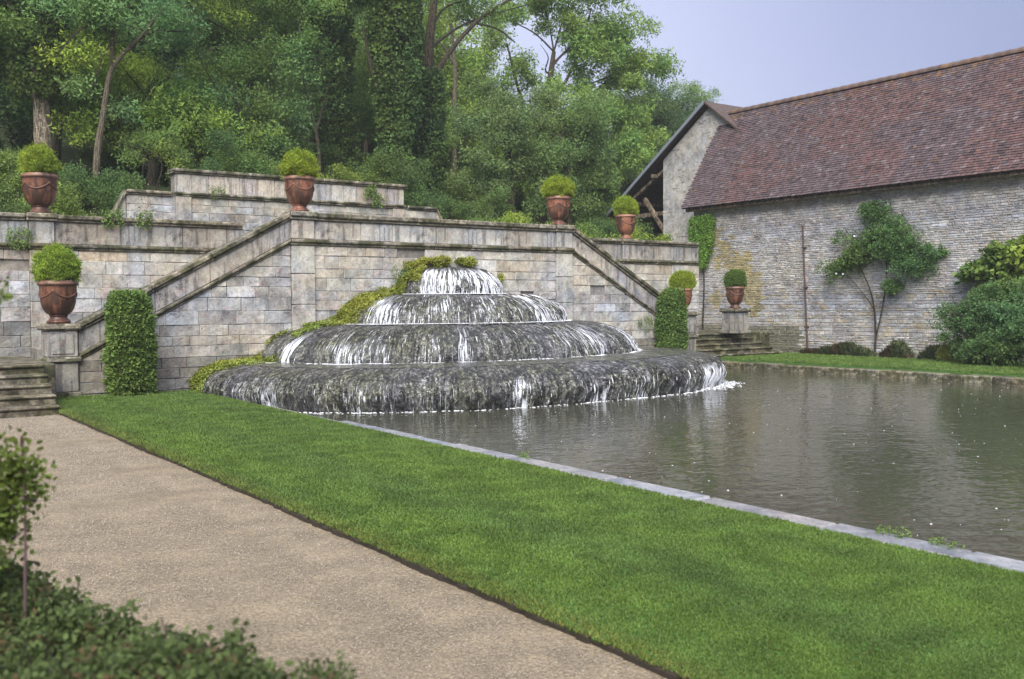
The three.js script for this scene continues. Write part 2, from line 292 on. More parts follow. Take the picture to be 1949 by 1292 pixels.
// moulded course of stones between x0 and x1: profile = list of [y0, y1, out]; slope shears it
function course(parent, name, x0, x1, profile, zf, thick, opt) {
  const r = mulberry(opt.seed), m = opt.slope || 0, s = opt.len || [0.9, 1.5];
  for (let x = x0; x < x1 - 0.01;) {
    let l = lerp(s[0], s[1], r()); if (x1 - x - l < s[0] * 0.6) l = x1 - x;
    const a = new Acc(0.42); a.col = tint(r, opt.base || CAP, 0.14, 0.05); const dy = (r() - 0.5) * 0.008;
    for (const [y0, y1, out, b] of profile) a.box(x + 0.004, x + l - 0.004, y0 + dy, y1 + dy, zf - thick - (opt.back ? out : 0), zf + out, b || 0.014, (q) => [q[0], q[1] + m * (q[0] - (opt.x0 ?? x0)), q[2]]);
    part(name, a.geo(), opt.mat || M.cap, parent); x += l;
  }
}
const capProfile = (b, t) => [[b, b + (t - b) * 0.34, 0.05, 0.01], [b + (t - b) * 0.34 + 0.001, t, 0.10, 0.022]];
const stringProfile = (b, t) => [[b, b + (t - b) * 0.4, 0.035, 0.01], [b + (t - b) * 0.4 + 0.001, t, 0.075, 0.02]];

// central retaining wall behind the fountain
const wallF = thing('terrace_wall', 'tall pale ashlar terrace wall directly behind the tiered fountain', 'wall');
core(wallF, [[8.3, 15.94, -0.6, 3.04, ZF - 2.9, ZF - 0.045], [8.3, 15.94, 3.04, 3.6, ZF - 0.33, ZF - 0.045]]);
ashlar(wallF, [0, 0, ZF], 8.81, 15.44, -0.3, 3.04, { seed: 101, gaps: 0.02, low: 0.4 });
for (const [x0, x1, sd] of [[8.29, 8.81, 102], [15.44, 15.95, 103]]) {
  const r = mulberry(sd); let y = -0.3;
  for (const h of [0.75, 0.62, 0.7, 0.66, 0.61]) { const a = new Acc(0.42); a.col = tint(r, [0.60, 0.58, 0.53], 0.1, 0.05); a.box(x0 + 0.003, x1 - 0.003, y + 0.004, y + h - 0.004, ZF - 0.1, ZF + 0.075, 0.012); part('pilaster_block', a.geo(), M.ashlar, wallF); y += h; }
  const a = new Acc(0.42); a.col = tint(r, SLAB, 0.08, 0.05); a.box(x0 + 0.003, x1 - 0.003, 3.175, 3.585, ZF - 0.34, ZF + 0.07, 0.012); part('parapet_pier', a.geo(), M.slab, wallF);
  course(wallF, 'string_stone', x0 - 0.03, x1 + 0.03, stringProfile(3.04, 3.172), ZF + 0.07, 0.2, { seed: sd + 7, len: [2, 3] });
  course(wallF, 'cap_stone', x0 - 0.05, x1 + 0.05, capProfile(3.585, 3.76), ZF + 0.065, 0.46, { seed: sd + 9, len: [2, 3] });
}
course(wallF, 'string_stone', 8.84, 15.41, stringProfile(3.04, 3.17), ZF, 0.2, { seed: 111 });
course(wallF, 'parapet_slab', 8.815, 15.435, [[3.175, 3.58, 0, 0.01]], ZF, 0.3, { seed: 112, len: [0.7, 1.4], base: SLAB, mat: M.slab });
course(wallF, 'cap_stone', 8.86, 15.39, capProfile(3.583, 3.75), ZF, 0.38, { seed: 113 });

// raking stair walls left and right
function stairWall(label, x0, x1, y0, y1, dir, sd) { // x0 = low end
  const t = thing('stair_parapet', label, 'parapet', [0, 0, 0], 'raking stair parapets either side of the fountain'), A = Math.min(x0, x1), B = Math.max(x0, x1), m = (y1 - y0) / (x1 - x0), yA = dir > 0 ? y0 : y1; // cap top at x = A
  const S = 0.705; // cap top to string foot
  const warp = (q) => [q[0], q[1] + m * (q[0] - A), q[2]];
  core(t, [[A + 0.01, B - 0.01, yA - S - 0.02, yA - 0.14, ZF - 0.32, ZF - 0.045]], warp);
  { const a = new Acc(0.5); const p = [[A + 0.01, -0.4], [B - 0.01, -0.4], [B - 0.01, yA + m * (B - A) - S], [A + 0.01, yA - S]]; a.prism(p, [0, 0, ZF - 0.045], [1, 0, 0], [0, 1, 0], [0, 0, 1], 0.4, 0.004); part('wall_core', a.geo(), M.mortar, t); }
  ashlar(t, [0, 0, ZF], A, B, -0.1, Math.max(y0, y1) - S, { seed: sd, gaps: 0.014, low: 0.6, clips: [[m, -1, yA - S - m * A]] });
  const o = { slope: m, x0: A };
  course(t, 'string_stone', A, B, stringProfile(yA - S, yA - S + 0.12), ZF, 0.2, { seed: sd + 1, ...o });
  course(t, 'parapet_slab', A, B, [[yA - S + 0.122, yA - 0.17, 0, 0.01]], ZF, 0.3, { seed: sd + 2, len: [0.8, 1.6], base: [0.50, 0.485, 0.465], mat: M.slab, ...o });
  course(t, 'cap_stone', A, B, capProfile(yA - 0.168, yA), ZF, 0.38, { seed: sd + 3, ...o });
  return t;
}
stairWall('raking stone stair parapet sloping down left of the fountain', 4.02, 8.285, 1.45, 3.75, 1, 121);
stairWall('raking stone stair parapet sloping down right of the fountain', 19.98, 15.955, 1.5, 3.74, -1, 131);
function pedestal(label, x0, x1, z0, z1, bottom, top, midY, sd, group) {
  const t = thing('stone_pedestal', label, 'pedestal', [0, 0, 0], group), r = mulberry(sd), w = 0.06;
  const b = (n, a0, a1, y0, y1, c0, c1, base, mat, bev) => { const a = new Acc(0.42); a.col = tint(r, base, 0.08, 0.04); a.box(a0, a1, y0, y1, c0, c1, bev || 0.014); part(n, a.geo(), mat, t); };
  if (midY) {
    b('plinth', x0 - 0.05, x1 + 0.05, bottom - 0.1, bottom + 0.16, z0 - 0.05, z1 + 0.05, [0.24, 0.24, 0.2], M.cap);
    b('lower_die', x0, x1, bottom + 0.162, midY - 0.06, z0, z1, [0.33, 0.32, 0.30], M.slab);
    b('string_band', x0 - w, x1 + w, midY - 0.058, midY + 0.05, z0 - w, z1 + w, CAP, M.cap, 0.03);
    b('upper_die', x0, x1, midY + 0.052, top - 0.13, z0, z1, [0.43, 0.42, 0.40], M.slab);
    { const a = new Acc(0.42); a.col = [0.43, 0.42, 0.40]; a.box(x0 + 0.07, x1 - 0.07, midY + 0.1, top - 0.18, z1 - 0.05, z1 + 0.018, 0.012); part('raised_panel', a.geo(), M.slab, t.children[t.children.length - 1]); }
  } else {
    b('base_block', x0 - 0.05, x1 + 0.05, bottom, bottom + 0.09, z0 - 0.05, z1 + 0.05, [0.33, 0.32, 0.29], M.slab);
    b('die', x0, x1, bottom + 0.091, top - 0.13, z0, z1, [0.42, 0.42, 0.42], M.slab);
  }
  b('cap', x0 - 0.07, x1 + 0.07, top - 0.128, top - 0.004, z0 - 0.07, z1 + 0.07, CAP, M.cap, 0.035);
  return t;
}
pedestal('square stone pedestal at the foot of the left stair, carrying a glazed urn', 3.47, 4.0, -20.35, ZF + 0.07, 0, 1.445, 0.77, 141, 'stone pedestals by the stairs');
pedestal('stone pedestal half hidden behind the right clipped column', 19.99, 20.46, -20.35, ZF + 0.07, 0, 1.5, 0.8, 142, 'stone pedestals by the stairs');
pedestal('low stone pedestal beside the mossy right steps near the barn', 23.7, 24.3, -21.75, -21.15, 0.76, 1.56, 0, 143, 'stone pedestals by the stairs');

// back retaining walls, left and right of the central block
function backWall(label, x0, x1, base, piers, sd, endPier) {
  const t = thing('retaining_wall', label, 'wall', [0, 0, 0], 'retaining walls flanking the central terrace');
  core(t, [[x0, x1, -0.6, 2.96, ZL - 0.4, ZL - 0.045], [x0, x1, 2.96, 3.56, ZL - 0.33, ZL - 0.045]]);
  let x = x0;
  for (const [p0, p1] of [...piers, [x1, x1]]) {
    if (p0 - x > 0.1) {
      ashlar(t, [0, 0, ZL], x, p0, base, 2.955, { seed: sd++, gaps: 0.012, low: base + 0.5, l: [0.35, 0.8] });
      course(t, 'string_stone', x, p0 - 0.003, stringProfile(2.957, 3.08), ZL, 0.2, { seed: sd++ });
      course(t, 'parapet_slab', x, p0 - 0.003, [[3.083, 3.55, 0, 0.01]], ZL, 0.3, { seed: sd++, len: [0.6, 1.4], base: [0.46, 0.45, 0.43], mat: M.slab });
      course(t, 'cap_stone', x, p0 - 0.06, capProfile(3.553, 3.70), ZL, 0.38, { seed: sd++ });
    }
    if (p1 > p0) {
      const r = mulberry(sd++); let y = base;
      for (const h of [0.62, 0.55, 0.6, 2.955 - base - 1.77]) { const a = new Acc(0.42); a.col = tint(r, [0.5, 0.475, 0.43], 0.1, 0.07); a.box(p0, p1 - 0.003, y + 0.003, y + h - 0.003, ZL - 0.1, ZL + 0.075, 0.012); part('pilaster_block', a.geo(), M.ashlar, t); y += h; }
      const a = new Acc(0.42); a.col = tint(r, [0.50, 0.48, 0.46], 0.08, 0.05); a.box(p0, p1 - 0.003, 3.085, 3.555, ZL - 0.34, ZL + 0.07, 0.012); part('parapet_pier', a.geo(), M.slab, t);
      course(t, 'string_stone', p0 - 0.03, p1 + 0.03, stringProfile(2.957, 3.082), ZL + 0.07, 0.2, { seed: sd++, len: [2, 3] });
      course(t, 'cap_stone', p0 - 0.05, p1 + 0.05, capProfile(3.556, 3.715), ZL + 0.065, 0.44, { seed: sd++, len: [2, 3] });
    }
    x = p1 + 0.003;
  }
  return t;
}
backWall('weathered grey retaining wall behind the left stair', -3, 8.28, 0.7, [[3.65, 4.14]], 151);
backWall('weathered grey retaining wall behind the right stair, running to the barn', 15.96, 23.45, 0.7, [[20.1, 20.59]], 181);

// upper wall on the terrace, with swept wings
{
  const t = thing('upper_wall', 'upper stone wall on the terrace with stepped top and swept ends', 'wall');
  const L = 8.4, Rr = 15.8, T = 5.67, S = 5.0;
  const wing = (m) => (p) => p.map(([x, y]) => [m ? 2 * CX - x : x, y]);
  core(t, [[L, Rr, 2.6, T - 0.1, ZU - 0.4, ZU - 0.045], [7.1, 17.1, 2.6, S - 0.1, ZU - 0.4, ZU - 0.047]]);
  ashlar(t, [0, 0, ZU], L + 0.45, Rr - 0.45, 2.9, S - 0.12, { seed: 201, h: [0.17, 0.24], l: [0.35, 0.75], base: [0.66, 0.645, 0.60] });
  course(t, 'string_stone', L - 0.02, Rr + 0.02, stringProfile(S - 0.118, S), ZU + 0.03, 0.3, { seed: 202 });
  course(t, 'parapet_slab', L + 0.003, Rr - 0.003, [[S + 0.003, T - 0.14, 0, 0.01]], ZU, 0.36, { seed: 203, len: [0.5, 1.1], base: [0.56, 0.54, 0.52], mat: M.slab });
  course(t, 'cap_stone', L - 0.08, Rr + 0.08, capProfile(T - 0.138, T), ZU, 0.45, { seed: 204 });
  for (const [a0, a1, sd] of [[L, L + 0.447, 205], [Rr - 0.447, Rr, 206]]) { const r = mulberry(sd); let y = 2.9; for (const h of [0.6, 0.68, 0.7]) { const a = new Acc(0.42); a.col = tint(r, [0.57, 0.54, 0.49], 0.06, 0.05); a.box(a0, a1, y + 0.003, y + h - 0.003, ZU - 0.1, ZU + 0.045, 0.01); part('pilaster_block', a.geo(), M.ashlar, t); y += h; } }
  for (const k of [0, 1]) {
    const X0 = k ? Rr : 7.07, X1 = k ? 17.0 : L;
    ashlar(t, [0, 0, ZU], X0, X1, 2.9, S - 0.14, { seed: 207 + k, h: [0.17, 0.24], l: [0.3, 0.7], base: [0.64, 0.62, 0.58] });
    course(t, 'cap_stone', k ? X0 + 0.085 : X0 - 0.02, k ? X1 + 0.02 : X1 - 0.085, capProfile(S - 0.138, S - 0.005), ZU, 0.45, { seed: 209 + k });
    // swept end: concave curve down to the terrace, built of wedge stones with a coping
    const n = k ? 4 : 7, top = (s) => k ? 4.98 - 1.9 * s : 3.35 + 1.62 * Math.pow(1 - s, 2.3), wdt = k ? 1.1 : 1.75, r = mulberry(211 + k);
    for (let i = 0; i < n; i++) {
      const s0 = i / n, s1 = (i + 1) / n, xa = k ? 17.02 + wdt * s0 : 7.05 - wdt * s0, xb = k ? 17.02 + wdt * s1 : 7.05 - wdt * s1;
      const a = new Acc(0.42); a.col = tint(r, [0.52, 0.5, 0.46], 0.08, 0.05);
      let p = [[xa, 2.6], [xb, 2.6], [xb, top(s1) - 0.1], [xa, top(s0) - 0.1]]; if (!k) p = [p[1], p[0], p[3], p[2]];
      a.prism(p, [0, 0, ZU], [1, 0, 0], [0, 1, 0], [0, 0, 1], 0.4, 0.008); part('stone_block', a.geo(), M.ashlar, t);
      const c = new Acc(0.42); c.col = tint(r, [0.5, 0.48, 0.44], 0.08, 0.05);
      let q = [[xa, top(s0) - 0.098], [xb, top(s1) - 0.098], [xb, top(s1)], [xa, top(s0)]]; if (!k) q = [q[1], q[0], q[3], q[2]];
      c.prism(q, [0, 0, ZU + 0.06], [1, 0, 0], [0, 1, 0], [0, 0, 1], 0.5, 0.012); part('coping_stone', c.geo(), M.cap, t);
    }
  }
}
structure('terrace', (() => { const a = new Acc(0.4); a.box(-3, 23.4, 1.9, 2.98, ZU + 0.0, ZL - 0.38, 0.01); return a.geo(); })(), M.gravel, 'gravel terrace floor between the retaining wall and the upper wall', 'terrace');

{ const a = new Acc(0.4); a.col = [0.4, 0.38, 0.35]; a.box(23.3, 28.7, 0.4, 3.02, -26.2, -25.74, 0.01); const t = thing('end_wall', 'short retaining wall closing the passage between terrace and barn', 'wall'); part('masonry', a.geo(), M.ashlar, t); }
// steps
function steps(label, x0, x1, z, n, rise, tread, sd, base, jag) {
  const t = thing('stone_steps', label, 'steps', [0, 0, 0], 'flights of stone steps'), r = mulberry(sd);
  for (let k = 0; k < n; k++) {
    const g = []; let x = x0 - (jag ? 0 : 0.4);
    while (x < x1 - 0.01) {
      let l = lerp(0.9, 1.7, r()); if (x1 - x - l < 0.5) l = x1 - x - (jag ? k * 0.16 : 0);
      const a = new Acc(0.42); a.col = tint(r, base, 0.13, 0.06); const d = (r() - 0.5) * 0.02;
      a.box(x + 0.003, x + l - 0.003, k ? rise * (k - 1) - 0.02 : -0.3, rise * k + rise * 0.62, z - tread * (k + 1) - 0.2, z - tread * k + d, 0.02);
      a.box(x + 0.003, x + l - 0.003, rise * k + rise * 0.62 + 0.001, rise * (k + 1) + (r() - 0.5) * 0.008, z - tread * (k + 1) - 0.2, z - tread * k + 0.035 + d, 0.022);
      part('step', a.geo(), M.cap, t); x += l; if (jag && x1 - x < 0.9) break;
    }
  }
  return t;
}
steps('broad flight of worn stone steps rising from the gravel path', -2.4, 3.22, -17.3, 5, 0.152, 0.32, 221, [0.30, 0.285, 0.25]);
steps('mossy worn stone steps beside the barn wall on the right', 20.6, 25.5, -20.75, 5, 0.15, 0.28, 222, [0.26, 0.25, 0.2], true);
{
  const a = new Acc(0.4); a.col = [0.3, 0.28, 0.25]; a.box(-3, 3.44, -0.3, 0.755, ZL + 0.02, -18.85, 0.02); a.col = [0.3, 0.28, 0.25]; structure('landing', a.geo(), M.cap, 'landing at the top of the left steps', 'landing');
  const b = new Acc(0.4); b.col = [0.27, 0.26, 0.2]; b.box(20.47, 26.45, -0.3, 0.745, -25.7, -22.1, 0.02); structure('landing', b.geo(), M.cap, 'landing at the top of the right mossy steps', 'landing');
  const c = new Acc(0.5); c.col = [0.36, 0.35, 0.33]; for (const [A, B, y0, y1] of [[3.62, 8.28, 0.76, 3.0], [20.45, 15.96, 0.76, 3.0]]) for (let k = 0; k < 14; k++) { const xa = lerp(A, B, k / 14), y = lerp(y0, y1, (k + 1) / 14); c.box(Math.min(xa, B), Math.max(xa, B), -0.3, y, ZL + 0.02, ZF - 0.34, 0.01); }
  structure('stair_mass', c.geo(), M.slab, 'upper stair flights hidden between the parapets and the back walls', 'stairs');
}

// ---------- fountain ----------
// each tier: half ellipse on the wall, profile = [inset from the foot, height]
const tiers = [
  { cx: 12.5, rx: 6.45, rz: 5.3, ex: 2.35, pr: [[0.16, -0.6], [0.10, -0.2], [0.0, 0.08], [0.03, 0.26], [0.14, 0.40], [0.34, 0.49], [0.62, 0.545], [1.0, 0.575], [2.6, 0.58]], up: -0.1 },
  { cx: 12.4, rx: 4.9, rz: 3.3, ex: 2.1, pr: [[0.0, 0.5], [0.03, 0.68], [0.14, 0.88], [0.36, 1.06], [0.7, 1.2], [1.1, 1.28], [1.5, 1.32], [2.3, 1.335]], up: 0.55 },
  { cx: 12.3, rx: 3.0, rz: 2.15, ex: 2, pr: [[0.0, 1.25], [0.04, 1.44], [0.16, 1.64], [0.38, 1.80], [0.66, 1.90], [1.0, 1.96], [1.6, 1.985]], up: 1.32 },
  { cx: 12.28, rx: 1.3, rz: 1.05, ex: 2, pr: [[0.0, 1.9], [0.03, 2.12], [0.10, 2.3], [0.2, 2.44], [0.34, 2.54], [0.55, 2.6], [1.19, 2.62]], up: 1.98 },
];
const tierPoint = (k, th, s, out = 0) => { // th 0 (right wall) .. pi (left wall), s 0 foot .. 1 top
  const t = tiers[k], n = t.pr.length - 1, q = clamp(s) * n, i = Math.min(n - 1, Math.floor(q)), f = q - i;
  const sm = (a, b, c, d, x) => 0.5 * (2 * b + (c - a) * x + (2 * a - 5 * b + 4 * c - d) * x * x + (3 * b - a - 3 * c + d) * x * x * x);
  const P = (m) => t.pr[clamp(m, 0, n)];
  let d = sm(P(i - 1)[0], P(i)[0], P(i + 1)[0], P(i + 2)[0], f), y = sm(P(i - 1)[1], P(i)[1], P(i + 1)[1], P(i + 2)[1], f);
  const a = th * t.rx, fl = 1 - sstep(0.62, 0.9, s); // lumps and drip ridges fade out on the flat shelf
  const lump = (noise3(a * 0.9 + 40, y * 1.1 + 20, k * 3, 3) - 0.5) * 0.26 * fl + (noise3(a * 3.4 + 40, y * 1.3 + 20, k * 5, 5) - 0.5) * 0.16 * fl + (noise3(a * 11 + 40, y * 5 + 20, k * 7, 6) - 0.5) * 0.08 * fl;
  d -= lump + out; if (k < 3 || s < 0.9) y += (noise3(a * 2 + 10, d * 3 + 30, 4, 9) - 0.5) * 0.03 * (s > 0.3 ? 1 : 0);
  const rx = t.rx - d, rz = t.rz - d * (t.rz / t.rx * 0.5 + 0.5);
  const c = Math.cos(th), sn = Math.sin(th), e = 2 / t.ex;
  return [t.cx + Math.sign(c) * Math.pow(Math.abs(c), e) * Math.max(0.05, rx), y + out * sstep(0.5, 0.9, s), ZF + Math.pow(Math.max(0, sn), e) * Math.max(0.02, rz)];
};
const fountain = thing('cascade_fountain', 'four tiered rounded stone cascade fountain with water running over every ledge', 'fountain');
tiers.forEach((t, k) => {
  const nu = [520, 400, 280, 160][k], nv = 44;
  const g = grid(nu, nv, (u, v) => tierPoint(k, (1 - u) * Math.PI, v), (u, v) => [u * Math.PI * t.rx * 0.5, v * 1.6 * 0.5],
    (u, v) => { const th = (1 - u) * Math.PI, a = th * t.rx, m = sstep(0.45, 0.7, noise3(a * 0.8 + 7, v * 3 + 3, k, 15)), d = 0.75 + 0.5 * noise3(a * 5 + 7, v * 2 + 3, k, 16); return [d * lerp(0.50, 0.43, m), d * lerp(0.50, 0.43, m), d * lerp(0.51, 0.36, m)]; });
  part('tier', g, M.tufa, fountain);
});
{ // running water: thin strands hugging each tier
  const r = mulberry(301);
  const dens = [ // th (as fraction of pi from the right wall) centres, widths, weights; base density
    { base: 0.34, hot: [[0.31, 0.02, 2.6], [0.25, 0.02, 2.2], [0.16, 0.03, 1], [0.38, 0.015, 0.8], [0.46, 0.012, 1.1], [0.505, 0.008, 1.0], [0.58, 0.007, 1.6], [0.66, 0.03, 0.4], [0.74, 0.02, 0.5], [0.79, 0.012, 0.6], [0.85, 0.009, 1.7], [0.89, 0.01, 0.8]], n: 260, lo: 0.12, hi: 0.44 },
    { base: 0.16, hot: [[0.375, 0.03, 1.6], [0.22, 0.03, 1.4], [0.445, 0.012, 1.0], [0.61, 0.007, 2.0], [0.655, 0.02, 0.5], [0.73, 0.012, 0.9], [0.785, 0.026, 1.7], [0.905, 0.008, 3.4]], n: 220, lo: 0.03, hi: 0.66 },
    { base: 0.42, hot: [[0.36, 0.05, 1.3], [0.2, 0.06, 0.9], [0.53, 0.025, 0.8], [0.645, 0.02, 0.8], [0.71, 0.02, 0.9], [0.81, 0.035, 1.9]], n: 420, lo: 0.04, hi: 0.8 },
    { base: 1.5, hot: [[0.5, 0.3, 0.5]], n: 240, lo: 0.05, hi: 0.66 },
  ];
  dens.forEach((D, k) => {
    const a = new Acc(1), t = tiers[k]; let made = 0, guard = 0;
    const w = (f) => { let s = D.base * (0.5 + noise3(f * 60 + 5, k * 9 + 4, 2, 33)); for (const [c, wd, q] of D.hot) s += q * Math.exp(-((f - c) ** 2) / (2 * wd * wd)); if (f > 0.87 && k === 2) s *= 0.1; if (f > 0.83 && f < 0.885 && k === 1) s *= 0.3; if (f > 0.86 && k === 3) s *= .5; return s; };
    { // thin broken sheet of water: opacity follows the strands
      const W = 2048, Hh = 128, px = new Uint8Array(W * Hh * 4);
      for (let j = 0; j < Hh; j++) for (let i = 0; i < W; i++) {
        const f = 1 - i / W, v = j / Hh, dd = clamp(w(f) / 2.4), x = i / W * t.rx * Math.PI;
        const wob = 0.05 * noise3(x * 2 + 3, v * 3 + 2, k, 61), st = 0.5 * vnoise((x + wob) * 42, v * 5, 9973, 9967, 62 + k) + 0.32 * vnoise((x + wob) * 90, v * 9, 9973, 9967, 63) + 0.18 * vnoise(x * 60, v * 60, 9973, 9967, 64), top = lerp(D.lo + 0.1, D.hi, 0.25 + 0.8 * noise3(x * 2.6 + 11, k + 2, 3, 65)) * (0.75 + 0.4 * dd), s = lerp(D.lo - 0.04, D.hi + 0.06, v);
        const a = sstep(0.80 - 0.5 * dd, 1.0 - 0.42 * dd, st) * sstep(top + 0.1, top - 0.16, s) * 0.92 + 0.06 * st * sstep(top + 0.1, top - 0.2, s);
        const o = 4 * (j * W + i), c = clamp(a) * 255; px[o] = px[o + 1] = px[o + 2] = c; px[o + 3] = 255;
      }
      const at = new THREE.DataTexture(px, W, Hh, THREE.RGBAFormat); at.magFilter = THREE.LinearFilter; at.minFilter = THREE.LinearFilter; at.needsUpdate = true;
      const gm = grid([520, 400, 280, 160][k], 30, (u, v) => tierPoint(k, clamp(1 - u, 0.01, 0.99) * Math.PI, lerp(D.lo - 0.04, D.hi + 0.06, v), 0.018), (u, v) => [u, v]);
      const sm = part('water_sheet', gm, std({ color: new THREE.Color(0.78, 0.81, 0.87), roughness: 0.3, transparent: true, alphaMap: at, side: THREE.DoubleSide }), fountain, 'broken white sheet of water sliding over the tier');
    }
    while (made < D.n && guard++ < 60000) {
      const f = 0.02 + 0.955 * r(); if (r() > w(f) / 3) continue; made++;
      const hot = clamp(w(f) / 2.2), top = D.lo + (D.hi - D.lo) * Math.pow(r(), hot > 0.4 ? 0.8 : 1.25), len = lerp(0.03, 0.24, r() * r()) * (0.6 + hot), s0 = Math.max(D.lo - 0.03, top - len), wd = lerp(0.0022, 0.0085, r() * r()) * (0.75 + 0.6 * hot);
      const seg = 5, th0 = f * Math.PI, out = 0.012 + r() * 0.025, L = [], Rr = [];
      for (let i = 0; i <= seg; i++) { const s = lerp(top, s0, i / seg), e = wd * Math.sin(Math.PI * clamp((i + 0.25) / (seg + 0.6))) * lerp(0.7, 1.3, r()), dt = (r() - 0.5) * 0.004; L.push(tierPoint(k, th0 + (e + dt) / t.rx, s, out)); Rr.push(tierPoint(k, th0 - (e - dt) / t.rx, s, out + 0.004)); }
      for (let i = 0; i < seg; i++) a.quad(L[i], Rr[i], Rr[i + 1], L[i + 1]);
    }
    const m = part('falling_water', a.geo(), M.white, fountain, 'white strands of water running down the tier'); m.userData.kind = 'stuff';
  });
  // foam where the water lands
  const bub = new THREE.IcosahedronGeometry(1, 1), spots = [];
  const foamAt = (k, f, y, wgt) => { const q = tierPoint(k, f * Math.PI, k ? 0.02 : 0.16, 0.03 + Math.abs(r() + r() - 1) * 0.16 * wgt); spots.push([q[0], y, q[2], lerp(0.006, 0.022, r() * r())]); };
  for (let i = 0; i < 8000; i++) { const k = (r() * 4) | 0, f = 0.02 + 0.95 * r(); let s = dens[k].base * 0.6; for (const [c, wd, q] of dens[k].hot) s += q * Math.exp(-((f - c) ** 2) / (2 * wd * wd)); if (r() < s / 2.6 + (k ? 0.3 : 0.1)) foamAt(k, f, [WATER + 0.004, 0.585, 1.34, 1.99][k], k === 0 ? 1 + (f < 0.34 && f > 0.2 ? 2.6 : 0) : 0.7); }
  const im = new THREE.InstancedMesh(bub, M.foam, spots.length), mt = new THREE.Matrix4(); im.name = 'foam'; im.userData.kind = 'stuff'; setup(im);
  spots.forEach((p, i) => { mt.makeScale(p[3] * 1.7, p[3] * 0.55, p[3] * 1.7); mt.setPosition(p[0], p[1], p[2]); im.setMatrixAt(i, mt); });
  fountain.add(im);
  // shallow water lying on the ledges
  [0, 1].forEach((k) => { const g = grid(200, 8, (uu, v) => { const p = tierPoint(k, lerp(0.985, 0.015, uu) * Math.PI, lerp(0.84, 1, v)); p[1] += 0.006; return p; }, (uu, v) => [uu * 8, v * 0.8]); part('ledge_water', g, M.ledge, fountain); });
}
{ // bubbles drifting on the pool
  const r = mulberry(310), g = new THREE.SphereGeometry(1, 6, 3, 0, 6.283, 0, 1.57), n = 480, im = new THREE.InstancedMesh(g, M.foam, n), mt = new THREE.Matrix4();
  for (let i = 0; i < n; i++) { const s = lerp(0.003, 0.009, r() ** 3), x = lerp(6.6, 21.5, r()), z = lerp(-2, -15, r()); mt.makeScale(s * 1.4, s * 0.5, s * 1.4); mt.setPosition(x, WATER + 0.004, z); im.setMatrixAt(i, mt); }
  im.name = 'water_bubbles'; setup(im); scene.add(im); tag(im, 'tiny white bubbles scattered over the pool surface', 'bubbles', null, 'stuff');
}

// ---------- barn ----------
function pieceSet(parent, name, pieces, mat, restName) { // 300 largest pieces one by one, the rest joined
  pieces.sort((a, b) => b.size - a.size);
  const rest = new Acc(0.42);
  pieces.forEach((q, i) => { if (i < 300) { const a = new Acc(0.42); a.col = q.col; q.draw(a); part(name, a.geo(), mat, parent); } else { rest.col = q.col; q.draw(rest); } });
  if (rest.p.length) { const m = part(restName, rest.geo(), mat, parent); m.userData.kind = 'stuff'; }
}
const barn = thing('stone_barn', 'long rubble stone barn with steep red tiled roof beside the pool', 'barn');
const ZE = -25.7, ZN = -4, EAVE = 5.2, RX = 29.0, RY = 9.05;
{
  const r = mulberry(401), pcs = [];
  const bw = core(barn, [[XB + 0.02, 31.4, -0.3, EAVE - 0.1, ZE, ZN]], null, M.barnMortar); bw.name = 'wall';
  let y = -0.05;
  while (y < EAVE - 0.12) {
    const low = y < 2.1, h = lerp(0.045, low ? 0.14 : 0.09, r());
    for (let z = ZE + 0.01; z < ZN - 0.1;) {
      const big = low && r() < 0.12, l = lerp(0.08, low ? 0.42 : 0.28, r() ** 1.4) * (big ? 1.3 : 1), g = 0.005, j = () => (r() - 0.5) * 0.03;
      const z1 = Math.min(z + l, ZN), q = r();
      let base = [0.595, 0.595, 0.605]; if (q < 0.16) base = [0.52, 0.505, 0.50]; else if (q < 0.3) base = [0.72, 0.72, 0.72]; else if (low && q < 0.46) base = [0.62, 0.56, 0.45]; else if (q < 0.36) base = [0.58, 0.54, 0.48];
      if (z < -22.6 && z > -25.2 && noise3(z * 2.6 + 40, y * 1.6 + 9, 3, 8) + 0.25 * (r() - 0.5) > 0.56 && y > 1.2 && y < 4.4) base = [0.52, 0.46, 0.26]; // yellow lichen by the corner
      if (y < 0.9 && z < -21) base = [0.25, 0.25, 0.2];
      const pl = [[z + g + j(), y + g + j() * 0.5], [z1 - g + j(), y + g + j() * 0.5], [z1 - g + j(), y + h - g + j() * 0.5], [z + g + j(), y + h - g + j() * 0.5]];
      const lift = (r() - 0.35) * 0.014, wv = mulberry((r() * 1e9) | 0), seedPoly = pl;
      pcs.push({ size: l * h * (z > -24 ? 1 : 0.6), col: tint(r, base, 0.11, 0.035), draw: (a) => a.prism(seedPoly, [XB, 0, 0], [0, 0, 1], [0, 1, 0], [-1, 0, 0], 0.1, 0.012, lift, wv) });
      z = z1;
    }
    y += h;
  }
  pieceSet(bw, 'wall_stone', pcs, M.rubble, 'rubble_stones');
  // eave board, gutter edge
  const e = new Acc(0.4); e.box(XB - 0.32, XB - 0.26, EAVE - 0.13, EAVE + 0.01, ZE - 0.1, ZN, 0.01); e.box(XB - 0.26, XB + 0.05, EAVE - 0.06, EAVE - 0.02, ZE - 0.1, ZN, 0.01); part('eave_board', e.geo(), M.darkTimber, barn);
}
